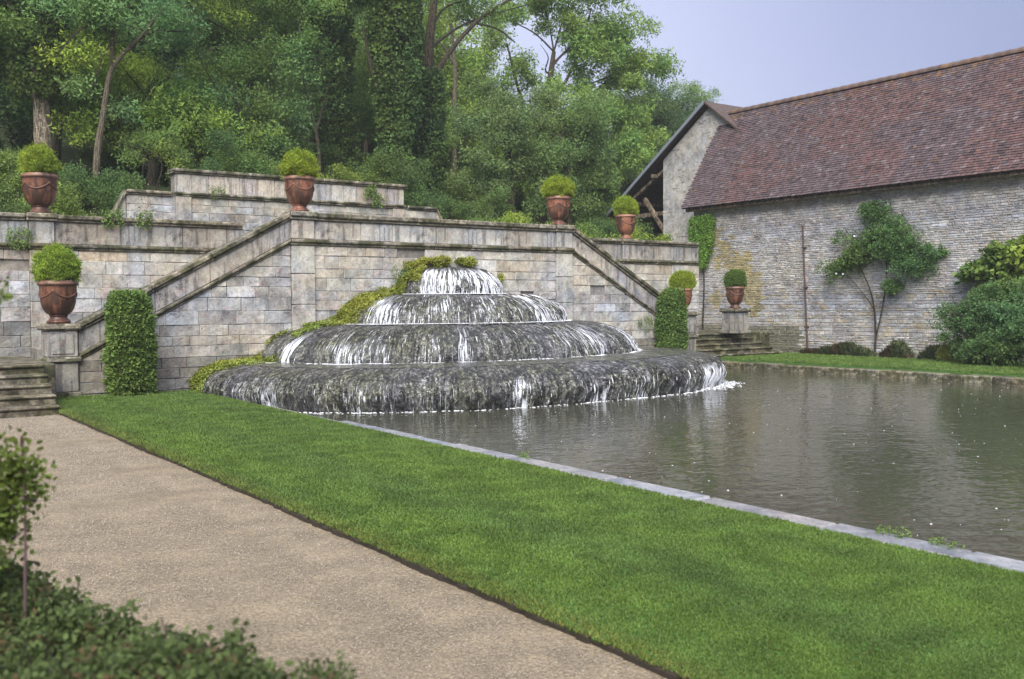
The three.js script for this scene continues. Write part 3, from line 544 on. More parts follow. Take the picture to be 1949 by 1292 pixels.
{ // tiled roof
  const r = mulberry(402), pcs = [], X0 = XB - 0.4, Y0 = EAVE, dx = RX - X0, dy = RY - Y0, L = Math.hypot(dx, dy), U = [dx / L, dy / L], Nn = [-U[1], U[0]];
  const zEnd = (s) => lerp(ZE - 0.2, -26.45, s); // the end by the gable runs back a little towards the ridge
  const deck = new Acc(0.4); for (let i = 0; i < 8; i++) { const s0 = i / 8, s1 = (i + 1) / 8, q = (s, z) => [X0 + dx * s - Nn[0] * 0.03, Y0 + dy * s - Nn[1] * 0.03, z]; deck.quad(q(s0, zEnd(s0)), q(s0, ZN), q(s1, ZN), q(s1, zEnd(s1))); } 
  { const q = (s, z) => [RX + (RX - X0) * (1 - s), Y0 + dy * s, z]; deck.quad(q(0, ZN), q(0, ZE), q(1, ZE - .6), q(1, ZN)); }
  const roof = part('roof', deck.geo(), M.darkTimber, barn);
  const rowH = 0.098, rows = Math.floor(L / rowH);
  for (let k = 0; k < rows; k++) {
    const s = k * rowH; let z = zEnd(s / L) + (r() - 0.5) * 0.03 - (k % 2 ? 0.08 : 0);
    while (z < ZN) {
      const w = 0.158 + r() * 0.016, z1 = z + w - 0.006, lift = 0.012 + r() * 0.012, sag = 0.03 * (noise3(z * 0.25 + 50, k * 0.05 + 3, 2, 6) - 0.5), tl = 0.145, d0 = (r() - 0.5) * 0.012;
      const n1 = noise3(z * 0.55 + 40, s * 0.9 + 20, 5, 44), n2 = r(); let base = [0.205, 0.125, 0.125]; if (n1 > 0.56) base = [0.185, 0.13, 0.14]; if (n1 < 0.38) base = [0.215, 0.12, 0.115]; if (n2 < 0.015) base = [0.26, 0.15, 0.11]; else if (n2 < 0.09) base = [0.25, 0.20, 0.205]; else if (n2 < 0.18) base = [0.12, 0.085, 0.09];
      if (L - s < 0.5 && r() < 0.22) base = [0.28, 0.16, 0.09];
      const q = (ss, h, zz) => [X0 + U[0] * ss + Nn[0] * (h + sag), Y0 + U[1] * ss + Nn[1] * (h + sag), zz];
      const b = 0.004, col = tint(r, base.map((c) => c * 0.74), 0.15, 0.04), zz0 = z, s0 = s + d0;
      pcs.push({ size: 1000 + z - k * 0.05 + (z < -12.5 ? 0 : -500), col, draw: (a) => { const t = 0.022; a.quad(q(s0, lift + t, zz0), q(s0, lift + t, z1), q(s0 + tl, t * 0.6, z1), q(s0 + tl, t * 0.6, zz0)); a.quad(q(s0, lift - 0.01, zz0), q(s0, lift - 0.01, z1), q(s0, lift + t, z1), q(s0, lift + t, zz0)); a.quad(q(s0, lift - 0.01, zz0), q(s0, lift + t, zz0), q(s0 + tl, t * 0.6, zz0), q(s0 + tl, -0.01, zz0)); } });
      z += w;
    }
  }
  pieceSet(roof, 'roof_tile', pcs, M.tile, 'roof_tiles');
  for (let z = -26.4; z < ZN; z += 0.36) { // ridge tiles
    const g = grid(8, 1, (u, v) => { const th = Math.PI * (u * 1.1 - 0.05), rr = 0.13 + (v ? 0.012 : 0); return [RX - Math.cos(th) * rr, RY - 0.03 + Math.sin(th) * rr, z + v * 0.37]; }, (u, v) => [u * 0.2, v * 0.2]), c = tint(r, r() < 0.2 ? [0.22, 0.13, 0.08] : [0.16, 0.105, 0.085], 0.2, 0.05);
    g.setAttribute('color', new THREE.Float32BufferAttribute(Array.from({ length: g.attributes.position.count }, () => c).flat(), 3)); part('ridge_tile', g, M.tile, roof);
  }
}
{ // downpipe on the barn wall
  const t = thing('downpipe', 'thin dark iron pipe fixed upright to the barn wall', 'pipe');
  part('pipe', tube([[XB - 0.09, 4.25, -20.72, 0.028], [XB - 0.09, 2.2, -20.62, 0.028], [XB - 0.09, 0.0, -20.5, 0.032]], 8), M.pipe, t);
  for (const y of [0.9, 2.2, 3.5]) { const a = new Acc(); a.box(XB - 0.13, XB + 0.03, y, y + 0.05, -20.67 + (2.2 - y) * 0.04, -20.57 + (2.2 - y) * 0.04, 0.006); part('bracket', a.geo(), M.pipe, t); }
}
// ---------- gabled building behind the barn, with an open timber lean-to end ----------
{
  const g = thing('gabled_outbuilding', 'stone gable with open timber framed end beyond the barn', 'outbuilding'), XG = 28.6, r = mulberry(421);
  const ax = [-26.91, 9.55], far = [-33.2, 5.25], edge = -29.45, top = (z) => z < ax[0] ? lerp(ax[1], far[1], (ax[0] - z) / (ax[0] - far[0])) : lerp(ax[1], far[1], (z - ax[0]) / (ax[0] - far[0]));
  let gw; { const a = new Acc(0.5); const p = [[edge + 0.02, 2.5], [-24.5, 2.5], [-24.5, top(-24.5) - 0.2], [ax[0], ax[1] - 0.2], [edge + 0.02, top(edge) - 0.2]]; a.prism(p, [XG - 0.01, 0, 0], [0, 0, 1], [0, 1, 0], [-1, 0, 0], 0.45, 0.004); gw = part('wall', a.geo(), M.barnMortar, g); }
  const pcs = [];
  for (let y = 3.2; y < ax[1] - 0.2;) {
    const h = lerp(0.07, 0.14, r());
    for (let z = edge; z < -24.6;) {
      const quoin = z === edge, l = quoin ? lerp(0.3, 0.5, r()) : lerp(0.12, 0.4, r()), z1 = z + l, q = r(), j = () => (r() - 0.5) * 0.02;
      let pl = [[z + 0.007 + j(), y + 0.007], [z1 - 0.007 + j(), y + 0.007], [z1 - 0.007 + j(), y + h - 0.007], [z + 0.007 + j(), y + h - 0.007]];
      const m = (ax[1] - far[1]) / (ax[0] - far[0]); pl = clip(pl, m, -1, ax[1] - 0.22 - m * ax[0]); pl = clip(pl, -m, -1, ax[1] - 0.22 + m * ax[0]);
      let base = quoin ? [0.52, 0.52, 0.53] : [0.50, 0.47, 0.43]; if (!quoin && q < 0.2) base = [0.42, 0.40, 0.38]; else if (!quoin && q < 0.35) base = [0.52, 0.47, 0.39];
      if (pl.length > 2 && area2(pl) > 0.002) { const lift = (r() - 0.4) * 0.025, wv = mulberry((r() * 1e9) | 0), pp = pl; pcs.push({ size: l * h, col: tint(r, base, 0.14, 0.05), draw: (a) => a.prism(pp, [XG, 0, 0], [0, 0, 1], [0, 1, 0], [-1, 0, 0], 0.1, 0.01, lift, wv) }); }
      z = z1;
    }
    y += h;
  }
  pieceSet(gw, 'wall_stone', pcs, M.rubble, 'rubble_stones');
  // roof: two slopes, ridge running away to the right
  const slope = (za, ya, zb, yb, name, mat) => { const a = new Acc(0.5); const d = Math.hypot(zb - za, yb - ya), nz = (yb - ya) / d * 0.09, ny = -(zb - za) / d * 0.09, s = zb < za ? 1 : -1; a.col = [0.12, 0.085, 0.075]; const P = (x, z, y, k) => [x, y - Math.abs(ny) * (k ? 1 : 0), z]; const x0 = XG - 0.28, x1 = 40; a.quad(P(x0, za, ya, 0), P(x1, za, ya, 0), P(x1, zb, yb, 0), P(x0, zb, yb, 0)); a.quad(P(x0, za, ya, 1), P(x0, zb, yb, 1), P(x1, zb, yb, 1), P(x1, za, ya, 1)); a.quad(P(x0, za, ya, 1), P(x0, za, ya, 0), P(x0, zb, yb, 0), P(x0, zb, yb, 1)); return part(name, a.geo(), mat, g); };
  slope(ax[0], ax[1] + 0.02, far[0] - 0.25, far[1] - 0.17, 'roof_slope', M.tile); slope(ax[0], ax[1] + 0.02, -21.5, 5.4, 'roof_slope', M.tile);
  { const a = new Acc(0.5); a.col = [1, 1, 1]; const m = (ax[1] - far[1]) / (ax[0] - far[0]); a.box(XG - 0.34, XG - 0.29, ax[1] - 0.13, ax[1] + 0.03, far[0] - 0.25, ax[0], 0.006, (q) => [q[0], q[1] + m * (q[2] - ax[0]), q[2]]); part('verge_board', a.geo(), M.metal, g); }
  const beam = (name, a, b, w, mat) => { const A = new THREE.Vector3(...a), B = new THREE.Vector3(...b), d = B.clone().sub(A), c = new Acc(0.6); c.box(-w / 2, w / 2, -w / 2, w / 2, 0, d.length(), 0.012); const q = c.geo(); q.lookAt(d); q.translate(...a); return part(name, q, mat || M.timber, g); };
  const X = XG + 0.1;
  beam('brace', [X, 6.15, -30.65], [X, 4.1, -28.95], 0.16); beam('tie_beam', [X + 0.05, 5.42, -32.6], [X + 0.05, 5.46, -29.2], 0.18); beam('rafter', [X, far[1] + 0.1, far[0] + 0.2], [X, top(edge) - 0.55, edge + 0.1], 0.14); beam('post', [X + 0.05, 2.8, -31.9], [X + 0.05, 5.4, -31.9], 0.17); beam('purlin', [XG - 0.2, 6.0, -31.35], [XG + 6, 6.0, -31.35], 0.16); beam('purlin', [XG - 0.2, 7.0, -29.9], [XG + 6, 7.0, -29.9], 0.16);
  const b = new Acc(0.5); b.box(XG + 4, XG + 4.3, 2.5, 6.8, -33.0, -26, 0.01); b.box(XG + 0.4, XG + 4, 2.5, 7.2, edge + 0.35, edge + 0.5, 0.01); part('inner_wall', b.geo(), M.darkTimber, g);
}

// ---------- leaves ----------
function clump(n, R, len, wid, seed, up = 0, droop = 0.25, round = false) { // a small spray of folded leaves
  const r = mulberry(seed), p = [], ix = [], u = [];
  for (let i = 0; i < n; i++) {
    const d = new THREE.Vector3(r() - 0.5, r() - 0.5, r() - 0.5).normalize(), o = new THREE.Vector3(r() - 0.5, r() - 0.5, r() - 0.5).normalize().multiplyScalar(R * Math.cbrt(r()));
    d.y += up; d.normalize(); const s = new THREE.Vector3(r() - 0.5, (r() - 0.5) * 0.5, r() - 0.5).cross(d).normalize(), nn = new THREE.Vector3().crossVectors(d, s), L = len * lerp(0.7, 1.25, r()), w = wid * lerp(0.75, 1.2, r()), k = p.length / 3;
    const q = (a, b, c) => p.push(o.x + d.x * a * L + s.x * b * w + nn.x * c * L, o.y + d.y * a * L + s.y * b * w + nn.y * c * L - a * a * droop * L * 0.5, o.z + d.z * a * L + s.z * b * w + nn.z * c * L);
    if (round) { q(0, 0, 0); q(0.3, -0.5, 0.08); q(0.75, -0.42, 0.06); q(1, 0, 0); q(0.75, 0.42, 0.06); q(0.3, 0.5, 0.08); for (let m = 0; m < 6; m++) u.push(0, 0); ix.push(k, k + 1, k + 2, k, k + 2, k + 3, k, k + 3, k + 4, k, k + 4, k + 5); continue; }
    q(0, 0, 0); q(0.45, -0.5, 0.1); q(0.45, 0.5, 0.1); q(1, 0, -0.05); u.push(0, 0, 0, 1, 1, 0, 1, 1); ix.push(k, k + 1, k + 3, k, k + 3, k + 2);
  }
  const g = new THREE.BufferGeometry(); g.setAttribute('position', new THREE.Float32BufferAttribute(p, 3)); g.setAttribute('uv', new THREE.Float32BufferAttribute(u, 2)); g.setIndex(ix); g.computeVertexNormals(); return g;
}
const G = {
  tree: [clump(22, 0.27, 0.11, 0.055, 11), clump(22, 0.29, 0.105, 0.06, 12), clump(20, 0.3, 0.125, 0.05, 13)],
  ash: [clump(15, 0.28, 0.17, 0.075, 14, 0.1, 0.4), clump(15, 0.3, 0.18, 0.07, 15, 0.1, 0.4)],
  ivy: [clump(12, 0.13, 0.085, 0.085, 16, -0.3)],
  box: [clump(14, 0.05, 0.05, 0.012, 17, 1.4)],
  yew: [clump(14, 0.1, 0.06, 0.034, 18, 0.2)],
  rose: [clump(12, 0.12, 0.07, 0.045, 19)],
  vine: [clump(8, 0.16, 0.14, 0.14, 20, -0.1)],
  near: [clump(18, 0.035, 0.017, 0.010, 22, 0.5, 0.25, true)],
  moss: [clump(12, 0.03, 0.03, 0.01, 23, 0.9)],
  grass: [clump(9, 0.02, 0.05, 0.006, 24, 3.0, 0.4)],
  dry: [clump(8, 0.06, 0.22, 0.014, 25, 2.2, 0.3)],
};
const mat4 = new THREE.Matrix4(), quat = new THREE.Quaternion(), eul = new THREE.Euler(), v3 = new THREE.Vector3(), sc3 = new THREE.Vector3(), colr = new THREE.Color();
function scatter(name, pts, geo, mat, parent, seed, { s = [0.8, 1.25], upright = false, col = () => [0.06, 0.1, 0.03], flat = 1 } = {}) {
  const r = mulberry(seed), im = new THREE.InstancedMesh(geo, mat, pts.length);
  pts.forEach((p, i) => { eul.set(upright ? (r() - 0.5) * 0.5 : r() * 6.28, r() * 6.28, upright ? (r() - 0.5) * 0.5 : r() * 6.28); quat.setFromEuler(eul); const k = lerp(s[0], s[1], r()) * (p[3] || 1); mat4.compose(v3.set(p[0], p[1], p[2]), quat, sc3.set(k, k * flat, k)); im.setMatrixAt(i, mat4); const c = col(p, r); im.setColorAt(i, colr.setRGB(c[0], c[1], c[2])); });
  im.name = name; setup(im); parent.add(im); im.userData.kind = 'stuff'; return im;
}
const green = (base, dv = 0.45, yel = 0.35) => (p, r) => { const v = 2.85 * (1 + (r() - 0.5) * 2 * dv), n = noise3(p[0] * 0.7 + 60, p[1] * 0.7 + 60, p[2] * 0.7, 77), y = (n - 0.5) * 2 * yel + (r() - 0.5) * 0.25; return [base[0] * v * (1.1 + y), base[1] * v * (1.02 + y * 0.35), base[2] * v * (0.82 - y * 0.4)]; };
function lobePts(r, lobes, per, gap = 0.42, gs = 0.75, sp = 1) { // boughs: leafy bunches spread through lumpy ellipsoids, thinned by noise so that gaps stay open
  const out = [];
  for (const [x, y, z, a, b, c, k = 1] of lobes) {
    const n = per * k * a * b * c ** 0.5, nb = Math.max(5, Math.round(n / 24)), rb = 0.50 * sp * Math.cbrt(a * b * c) * Math.pow(14 / nb, 0.25);
    for (let m = 0; m < nb; m++) {
      let d, l; do { d = [r() - 0.5, r() - 0.5, r() - 0.5]; l = Math.hypot(...d); } while (l > 0.5 || l < 0.02);
      const q = Math.pow(r(), 0.4) * 0.95 / l, C = [x + d[0] * q * a, y + d[1] * q * b, z + d[2] * q * c], w = rb * lerp(0.6, 1.3, r());
      if (noise3(C[0] * gs + 80, C[1] * gs + 80, C[2] * gs, 6) < gap) continue;
      for (let i = 0; i < n / nb * 1.35; i++) { let e, f; do { e = [r() - 0.5, r() - 0.5, r() - 0.5]; f = Math.hypot(...e); } while (f > 0.5 || f < 0.01); const g = Math.pow(r(), 0.5) / f * w; out.push([C[0] + e[0] * g, C[1] + e[1] * g * 0.55 - 0.25 * g * g * (e[0] * e[0] + e[2] * e[2]) / (w + 0.1), C[2] + e[2] * g]); }
    }
  }
  return out;
}
let treeSeed = 900;
function tree(name, label, o) {
  const t = thing(name, label, 'tree', [0, 0, 0], 'trees of the wood behind the terrace'), sd = treeSeed += 7, r = mulberry(sd);
  if (o.trunk) part('trunk', tube(o.trunk, 9, 0.35), o.bark || M.bark, t);
  for (const l of o.limbs || []) part('limb', tube(l, 6, 0.2), o.limbBark || o.bark || M.bark, t);
  if (o.trunk && o.lobes) for (const [x, y, z, a, b] of o.lobes) { // a bough reaching into every part of the crown
    const tr = o.trunk, yy = Math.min(y - 0.4 * Math.hypot(x - tr[0][0], z - tr[0][2]) - 0.3, tr[tr.length - 1][1]); let k = 0; while (k < tr.length - 2 && tr[k + 1][1] < yy) k++;
    const f = clamp((yy - tr[k][1]) / (tr[k + 1][1] - tr[k][1] || 1)), p = [0, 1, 2, 3].map((i) => lerp(tr[k][i], tr[k + 1][i], f)), j = () => (r() - 0.5) * 0.7;
    if (yy < tr[0][1]) continue; const r0 = Math.min(0.07, p[3] * 0.5);
    part('limb', tube([[p[0], p[1], p[2], r0], [lerp(p[0], x, 0.4) + j(), lerp(p[1], y, 0.55) + j() * 0.5, lerp(p[2], z, 0.4) + j(), r0 * 0.7], [x + j(), y + b * 0.2, z + j(), r0 * 0.4], [x + (x - p[0]) * 0.25 + j(), y + b * 0.7, z + j(), 0.01]], 5, 0.2), M.bark, t);
  }
  const geos = G[o.leaf || 'tree'];
  if (o.lobes) scatter('crown', lobePts(r, o.lobes, (o.per || 60) * 1.25, o.gap ?? 0.42, o.gs ?? 0.75), geos[sd % geos.length], M.leaf, t, sd + 1, { s: o.s || [0.8, 1.3], col: green(o.col || [0.06, 0.10, 0.03], 0.45, o.yel ?? 0.35) });
  if (o.ivy) { const [y0, y1, rad, n] = o.ivy, tr = o.trunk, pts = []; for (let i = 0; i < n; i++) { const y = lerp(y0, y1, r()); let k = 0; while (k < tr.length - 2 && tr[k + 1][1] < y) k++; const f = clamp((y - tr[k][1]) / (tr[k + 1][1] - tr[k][1] || 1)), th = r() * 6.28, rr = rad * (0.7 + 0.9 * noise3(th * 1.2 + 9, y * 0.9 + 9, sd, 3)) * Math.sqrt(0.35 + 0.65 * r()); pts.push([lerp(tr[k][0], tr[k + 1][0], f) + Math.cos(th) * rr, y, lerp(tr[k][2], tr[k + 1][2], f) + Math.sin(th) * rr]); } scatter('ivy', pts, G.ivy[0], M.leaf, t, sd + 2, { s: [0.9, 1.6], col: green([0.032, 0.060, 0.018], 0.45, 0.3) }); }
  return t;
}
// ---------- the wood ----------
const H = hill;
tree('ivy_tree', 'tall pale trunk with bare lower bark and ivy above, behind the left urn', { trunk: [[5.85, H(5.85, -33) - 0.3, -33, 0.31], [5.84, 6.6, -33, 0.265], [5.8, 9, -33, 0.25], [5.95, 12, -33, 0.22], [6.2, 18, -33, 0.16]], bark: M.whiteBark, ivy: [8.2, 15, 0.62, 1700], lobes: [[3.4, 11.5, -33.6, 3, 3, 2.6], [5, 15, -33, 4, 3.2, 3.2], [9, 14.5, -33.4, 3.4, 2.4, 2.6]], per: 65, col: [0.055, 0.10, 0.03] });
tree('leaning_tree', 'slender leaning tree with pale forked trunk arching right, near the left urn', { trunk: [[6.9, H(6.9, -31) - 0.2, -31, 0.11], [6.93, 6.2, -31, 0.095], [7.15, 7.6, -31, 0.085], [7.43, 8.9, -31, 0.075], [8.3, 10.0, -31, 0.05], [9.2, 11.2, -31.2, 0.03]], bark: M.paleBark, limbBark: M.bark, limbs: [[[7.43, 8.9, -31, 0.08], [7.45, 9.8, -31, 0.07], [7.6, 10.6, -31, 0.05], [7.9, 11.6, -31, 0.03]], [[7.5, 9.9, -31, 0.03], [6.9, 10.1, -31.1, 0.03], [6.4, 9.75, -31.2, 0.025], [6.0, 9.2, -31.2, 0.02]], [[7.45, 9.8, -31, 0.03], [6.9, 8.6, -30.8, 0.022], [6.7, 7.9, -30.8, 0.012]], [[8.3, 10, -31, 0.05], [8.8, 10.2, -31, 0.035], [9.6, 10.3, -31, 0.02]]], lobes: [[8.4, 11.2, -31.2, 2.4, 1.2, 1.8], [10, 11, -31.6, 2, 1.1, 1.6], [6.9, 10.6, -31.4, 1.4, 0.8, 1.2], [7.2, 8.0, -31.6, 1.0, 0.9, 0.8]], per: 75, gap: 0.44, col: [0.06, 0.115, 0.05] });
tree('twin_stem_tree', 'thin pale twin stems rising behind the middle urn', { trunk: [[15.35, H(15.4, -34) - 0.2, -34, 0.075], [15.4, 7.4, -34, 0.065], [15.2, 8.6, -34, 0.055], [14.8, 10.2, -34, 0.04], [14.7, 12, -34, 0.03]], bark: M.paleBark, limbs: [[[15.3, 8.2, -34, 0.05], [15.6, 9.2, -34, 0.035], [15.9, 10.2, -34, 0.02]]], lobes: [[14.5, 12.2, -34, 2.4, 1.5, 2], [13, 10.8, -34.3, 1.8, 1.1, 1.5]], per: 45, col: [0.06, 0.105, 0.03] });
tree('ivy_tree', 'dark ivy wrapped trunk left of the middle tall trunks', { trunk: [[17.05, H(17, -36) - 0.3, -36, 0.3], [17, 9, -36, 0.27], [16.8, 14, -36, 0.22], [16.6, 20, -36, 0.12]], limbs: [[[16.9, 11, -36, 0.13], [15, 11.8, -35.8, 0.1], [12.8, 11.5, -35.6, 0.06], [11.4, 10.6, -35.5, 0.03]], [[16.9, 9.6, -36, 0.1], [15.4, 9.9, -35.6, 0.07], [14, 9.4, -35.4, 0.05], [13, 8.6, -35.2, 0.03]]], ivy: [6, 16, 0.75, 2300], lobes: [[14, 13.4, -35.5, 3.4, 1.7, 2.6], [17.5, 15, -36, 3, 2.6, 2.8, 0.6], [12, 11.8, -35.5, 2.2, 1.0, 1.6]], per: 55, gap: 0.45, col: [0.04, 0.078, 0.022] });
tree('ivy_tree', 'darkest thick ivy covered trunk behind the end of the upper wall', { trunk: [[18, H(18, -33) - 0.3, -33, 0.4], [18, 7, -33, 0.36], [17.97, 12, -33, 0.3], [17.9, 19, -33, 0.18]], limbs: [[[18, 8.8, -33, 0.1], [17.2, 10.2, -33, 0.08], [16.8, 12, -33, 0.04]]], ivy: [5.2, 15, 0.72, 2600], lobes: [[17.5, 14.6, -33.4, 2.8, 2, 2.4, 0.7]], per: 50, gap: 0.52, col: [0.035, 0.07, 0.02] });
tree('ivy_tree', 'ivy clad trunk just right of the darkest trunk', { trunk: [[21.8, H(21.8, -38) - 0.3, -38, 0.3], [21.9, 10, -38, 0.27], [21.4, 14, -38, 0.22], [21, 20, -38, 0.12]], ivy: [6.5, 16.5, 0.7, 2200], lobes: [[20.6, 16.2, -38, 2.6, 2, 2.4, 0.7]], per: 50, gap: 0.52, col: [0.038, 0.074, 0.022] });
tree('forked_tree', 'reddish forked trunk with a long limb reaching right against the sky', { trunk: [[20.1, H(20, -34) - 0.3, -34, 0.26], [20.1, 8.5, -34, 0.24], [20.15, 11.8, -34, 0.2], [20.5, 14.4, -34, 0.15], [20.7, 19, -34, 0.08]], limbs: [[[20.15, 10.4, -34, 0.13], [21.2, 12, -34, 0.11], [22.4, 13.3, -34, 0.09], [23.6, 14.2, -34, 0.06], [25, 15, -34, 0.03]], [[22.4, 13.3, -34, 0.05], [23.6, 13.2, -34, 0.035], [24.4, 12.8, -34, 0.02]]], ivy: [6, 11, 0.5, 1100], lobes: [[23.4, 14.4, -34, 2.4, 1.2, 1.8, 0.6], [20.5, 15.6, -34.2, 2, 1.6, 1.8, 0.7], [25, 14.2, -34.4, 1.6, 1.2, 1.4, 0.6]], per: 45, gap: 0.5, gs: 1.0, col: [0.05, 0.09, 0.025] });
tree('pale_stem_tree', 'single thin pale stem with a light bright crown farther up the hill', { trunk: [[30.1, H(30, -48) - 0.3, -48, 0.15], [30.15, 13, -48, 0.13], [30.2, 15.5, -48, 0.11], [29.8, 19, -48, 0.07]], bark: M.paleBark, limbs: [[[30.2, 15.4, -48, 0.08], [29.2, 16.6, -48, 0.06], [28, 16.8, -48, 0.03]]], lobes: [[31.5, 18.6, -48, 3.2, 1.8, 2.4, 0.7], [27.5, 12, -47, 2.6, 2.4, 2], [33, 12.5, -48, 2.6, 2.4, 2]], per: 42, gap: 0.48, col: [0.085, 0.135, 0.03] });
tree('ash_tree', 'large airy ash tree with bright lumpy crown in front of the sky', { trunk: [[28.8, H(28.8, -38) - 0.3, -38, 0.32], [28.7, 7.5, -38, 0.28], [28.9, 10, -38, 0.2], [29.6, 14, -38, 0.1]], limbs: [[[28.7, 8, -38, 0.14], [30.5, 10.5, -38, 0.1], [32.5, 12.6, -38, 0.06], [34.5, 14, -38, 0.03]], [[28.8, 9, -38, 0.12], [27.6, 11.5, -38, 0.08], [26.8, 14, -38, 0.04]], [[29.2, 11, -38, 0.1], [31, 13.8, -38, 0.07], [32, 16.5, -38, 0.03]]], leaf: 'ash',
  lobes: [[31.5, 17, -38, 2.6, 1.4, 2], [33.6, 15.6, -38, 2.0, 1.2, 1.8], [35.0, 13.6, -38, 1.9, 1.3, 1.7], [29, 16.4, -38, 1.9, 1.3, 1.8, 0.7], [31, 14.4, -37.6, 2.2, 1.3, 1.8], [33, 12.2, -37.6, 2.2, 1.4, 1.8], [28.6, 13.3, -37.7, 1.7, 1.1, 1.6, 0.7], [26.6, 15.2, -38, 1.7, 1.3, 1.5, 0.6], [30.6, 11.2, -37.4, 2.3, 1.5, 1.9], [34.4, 10.4, -38, 1.7, 1.5, 1.6], [28.2, 10, -37.4, 2, 1.5, 1.6], [32.4, 9, -37.3, 2.2, 1.6, 1.8], [26, 11.8, -38, 1.5, 1.2, 1.4, 0.7], [29.8, 7.8, -37, 2.2, 1.6, 1.8]], per: 95, gap: 0.40, gs: 1.1, col: [0.075, 0.125, 0.035], yel: 0.25 });
tree('dark_tree', 'dense dark tree standing behind the open timber gable', { trunk: [[44, H(44, -46) - 0.3, -46, 0.35], [44, 10, -46, 0.25], [44, 14, -46, 0.1]], lobes: [[41.6, 9, -46, 3, 3, 2.6], [44.4, 12.4, -46, 3.2, 3, 2.8], [42.4, 14.4, -46, 2.2, 1.9, 2], [47.6, 11.5, -46, 2.6, 3, 2.6], [46.5, 14.4, -46, 2, 1.6, 2], [44.5, 7, -45, 3.5, 2.2, 2.6]], per: 75, gap: 0.36, col: [0.032, 0.06, 0.024], yel: 0.2 });
tree('far_tree', 'small rounded tree top peeping over the gable roof', { trunk: [[57.8, H(57.8, -56) - 0.3, -56, 0.4], [57.8, 14, -56, 0.2], [57.8, 18, -56, 0.08]], lobes: [[57, 17.0, -56, 2.8, 2.4, 2.4], [60, 14.6, -56, 3, 2.4, 2.6], [55, 13.4, -56, 2.6, 2.6, 2.6]], per: 45, gap: 0.42, col: [0.075, 0.12, 0.04] });
tree('hanging_ivy_tree', 'grey green drooping tree right of the upper wall end', { trunk: [[23.5, H(23.5, -33) - 0.3, -33, 0.16], [23.4, 7, -33, 0.13], [23.0, 9.6, -33, 0.08]], lobes: [[22.8, 9.4, -33.2, 1.7, 1.7, 1.5], [24.2, 7.6, -33, 1.6, 2.2, 1.4], [22, 6.6, -32.6, 1.3, 1.6, 1.3], [25.6, 9, -33.6, 1.6, 2.2, 1.6]], per: 95, gap: 0.40, gs: 1, col: [0.06, 0.095, 0.04], yel: 0.2 });
tree('slim_tree', 'slim dark stemmed tree between the right terrace urns', { trunk: [[25.6, H(25.6, -32) - 0.2, -32, 0.13], [25.7, 6, -32, 0.11], [25.4, 8.5, -32, 0.07]], lobes: [[25.6, 8.6, -32.2, 1.6, 2, 1.5], [26.9, 7, -32.6, 1.5, 2.2, 1.4], [24.7, 6.2, -31.8, 1.0, 1.6, 1], [27.4, 9.5, -33.5, 1.7, 1.8, 1.5]], per: 100, gap: 0.40, gs: 1, col: [0.05, 0.086, 0.03], yel: 0.2 });
{ // middle distance: lighter young trees filling the slope
  const r = mulberry(777), lab = ['yellow green young tree on the slope', 'mid green young tree on the slope', 'deep green young tree on the slope'], rows = [[3, -38, 7.5], [7.5, -40, 9], [10.5, -37, 8], [13, -42, 12], [16.5, -44, 10], [9.5, -46, 12], [4.5, -47, 12], [20, -46, 11], [24, -44, 9.5], [26.5, -52, 10.5], [34, -52, 8.5], [38.5, -47, 7.5], [14, -52, 13], [19.5, -40, 7], [12, -33.5, 4.2], [9, -33, 4], [38, -42, 6], [4.2, -36.5, 6.5], [6.6, -42, 9]];
  const where = ['at far left behind the pale trunk', 'right of the pale left trunk', 'above the stepped end of the upper wall', 'above the middle of the upper wall', 'left of the dark ivy trunks', 'high on the left slope', 'in the top left corner', 'seen between the ivy trunks', 'beyond the reddish forked trunk', 'below the thin pale stem', 'behind the ash crown', 'left of the dark tree by the gable', 'highest behind the twin stems', 'low between the ivy trunks', 'just behind the middle urn', 'just over the upper wall left end', 'just left of the timber gable', 'close behind the pale left trunk', 'left of the leaning tree, farther back'];
  rows.forEach(([x, z, h], i) => {
    const y = H(x, z), k = (i * 7) % 3, c = [[0.095, 0.145, 0.03], [0.065, 0.11, 0.032], [0.045, 0.085, 0.03]][k], lobes = [];
    for (let j = 0; j < 7; j++) { const a = r() * 6.28, d = r() * 2; lobes.push([x + Math.cos(a) * d, y + h * lerp(0.3, 0.95, (j + 0.5) / 7), z + Math.sin(a) * d, lerp(1.4, 2.4, r()), lerp(1.2, 2, r()), 1.8]); }
    tree('young_tree', `${lab[k]} ${where[i]}`, { trunk: [[x, y - 0.3, z, 0.15], [x + 0.2, y + h * 0.5, z, 0.1], [x, y + h * 0.85, z, 0.04]], lobes, per: 42, gap: 0.42, col: c });
  });
}
{ // the rest of the wood farther up the hill reads as one mass
  const r = mulberry(801), pts = [];
  for (let i = 0; i < 640; i++) {
    const z = lerp(-50, -92, r()), x = lerp(-6, 66, r()) * (-z / 60), dep = x * 0.578 - z * 0.815, px = (x * 0.815 + z * 0.578) / dep; // spread over the slope
    const open = sstep(-0.14, 0.04, px), h = lerp(lerp(11, 15, r()), lerp(2, 4.5, r()), open), y = H(x, z);
    if (px > 0.17) continue;
    for (let j = 0; j < 4; j++) { const a = r() * 6.28, d = r() * 1.8; for (const P of lobePts(r, [[x + Math.cos(a) * d, y + h * lerp(0.35, 0.95, j / 3), z + Math.sin(a) * d, 2.2, 1.9, 2.0]], 11, 0.36, 0.5)) { P[3] = 1.7; pts.push(P); } }
  }
  const m = scatter('distant_wood', pts, G.tree[0], M.leaf, scene, 802, { s: [0.9, 1.5], col: green([0.10, 0.15, 0.035], 0.4, 0.4) }); tag(m, 'mass of distant bright foliage covering the hill', 'wood', null, 'stuff');
}
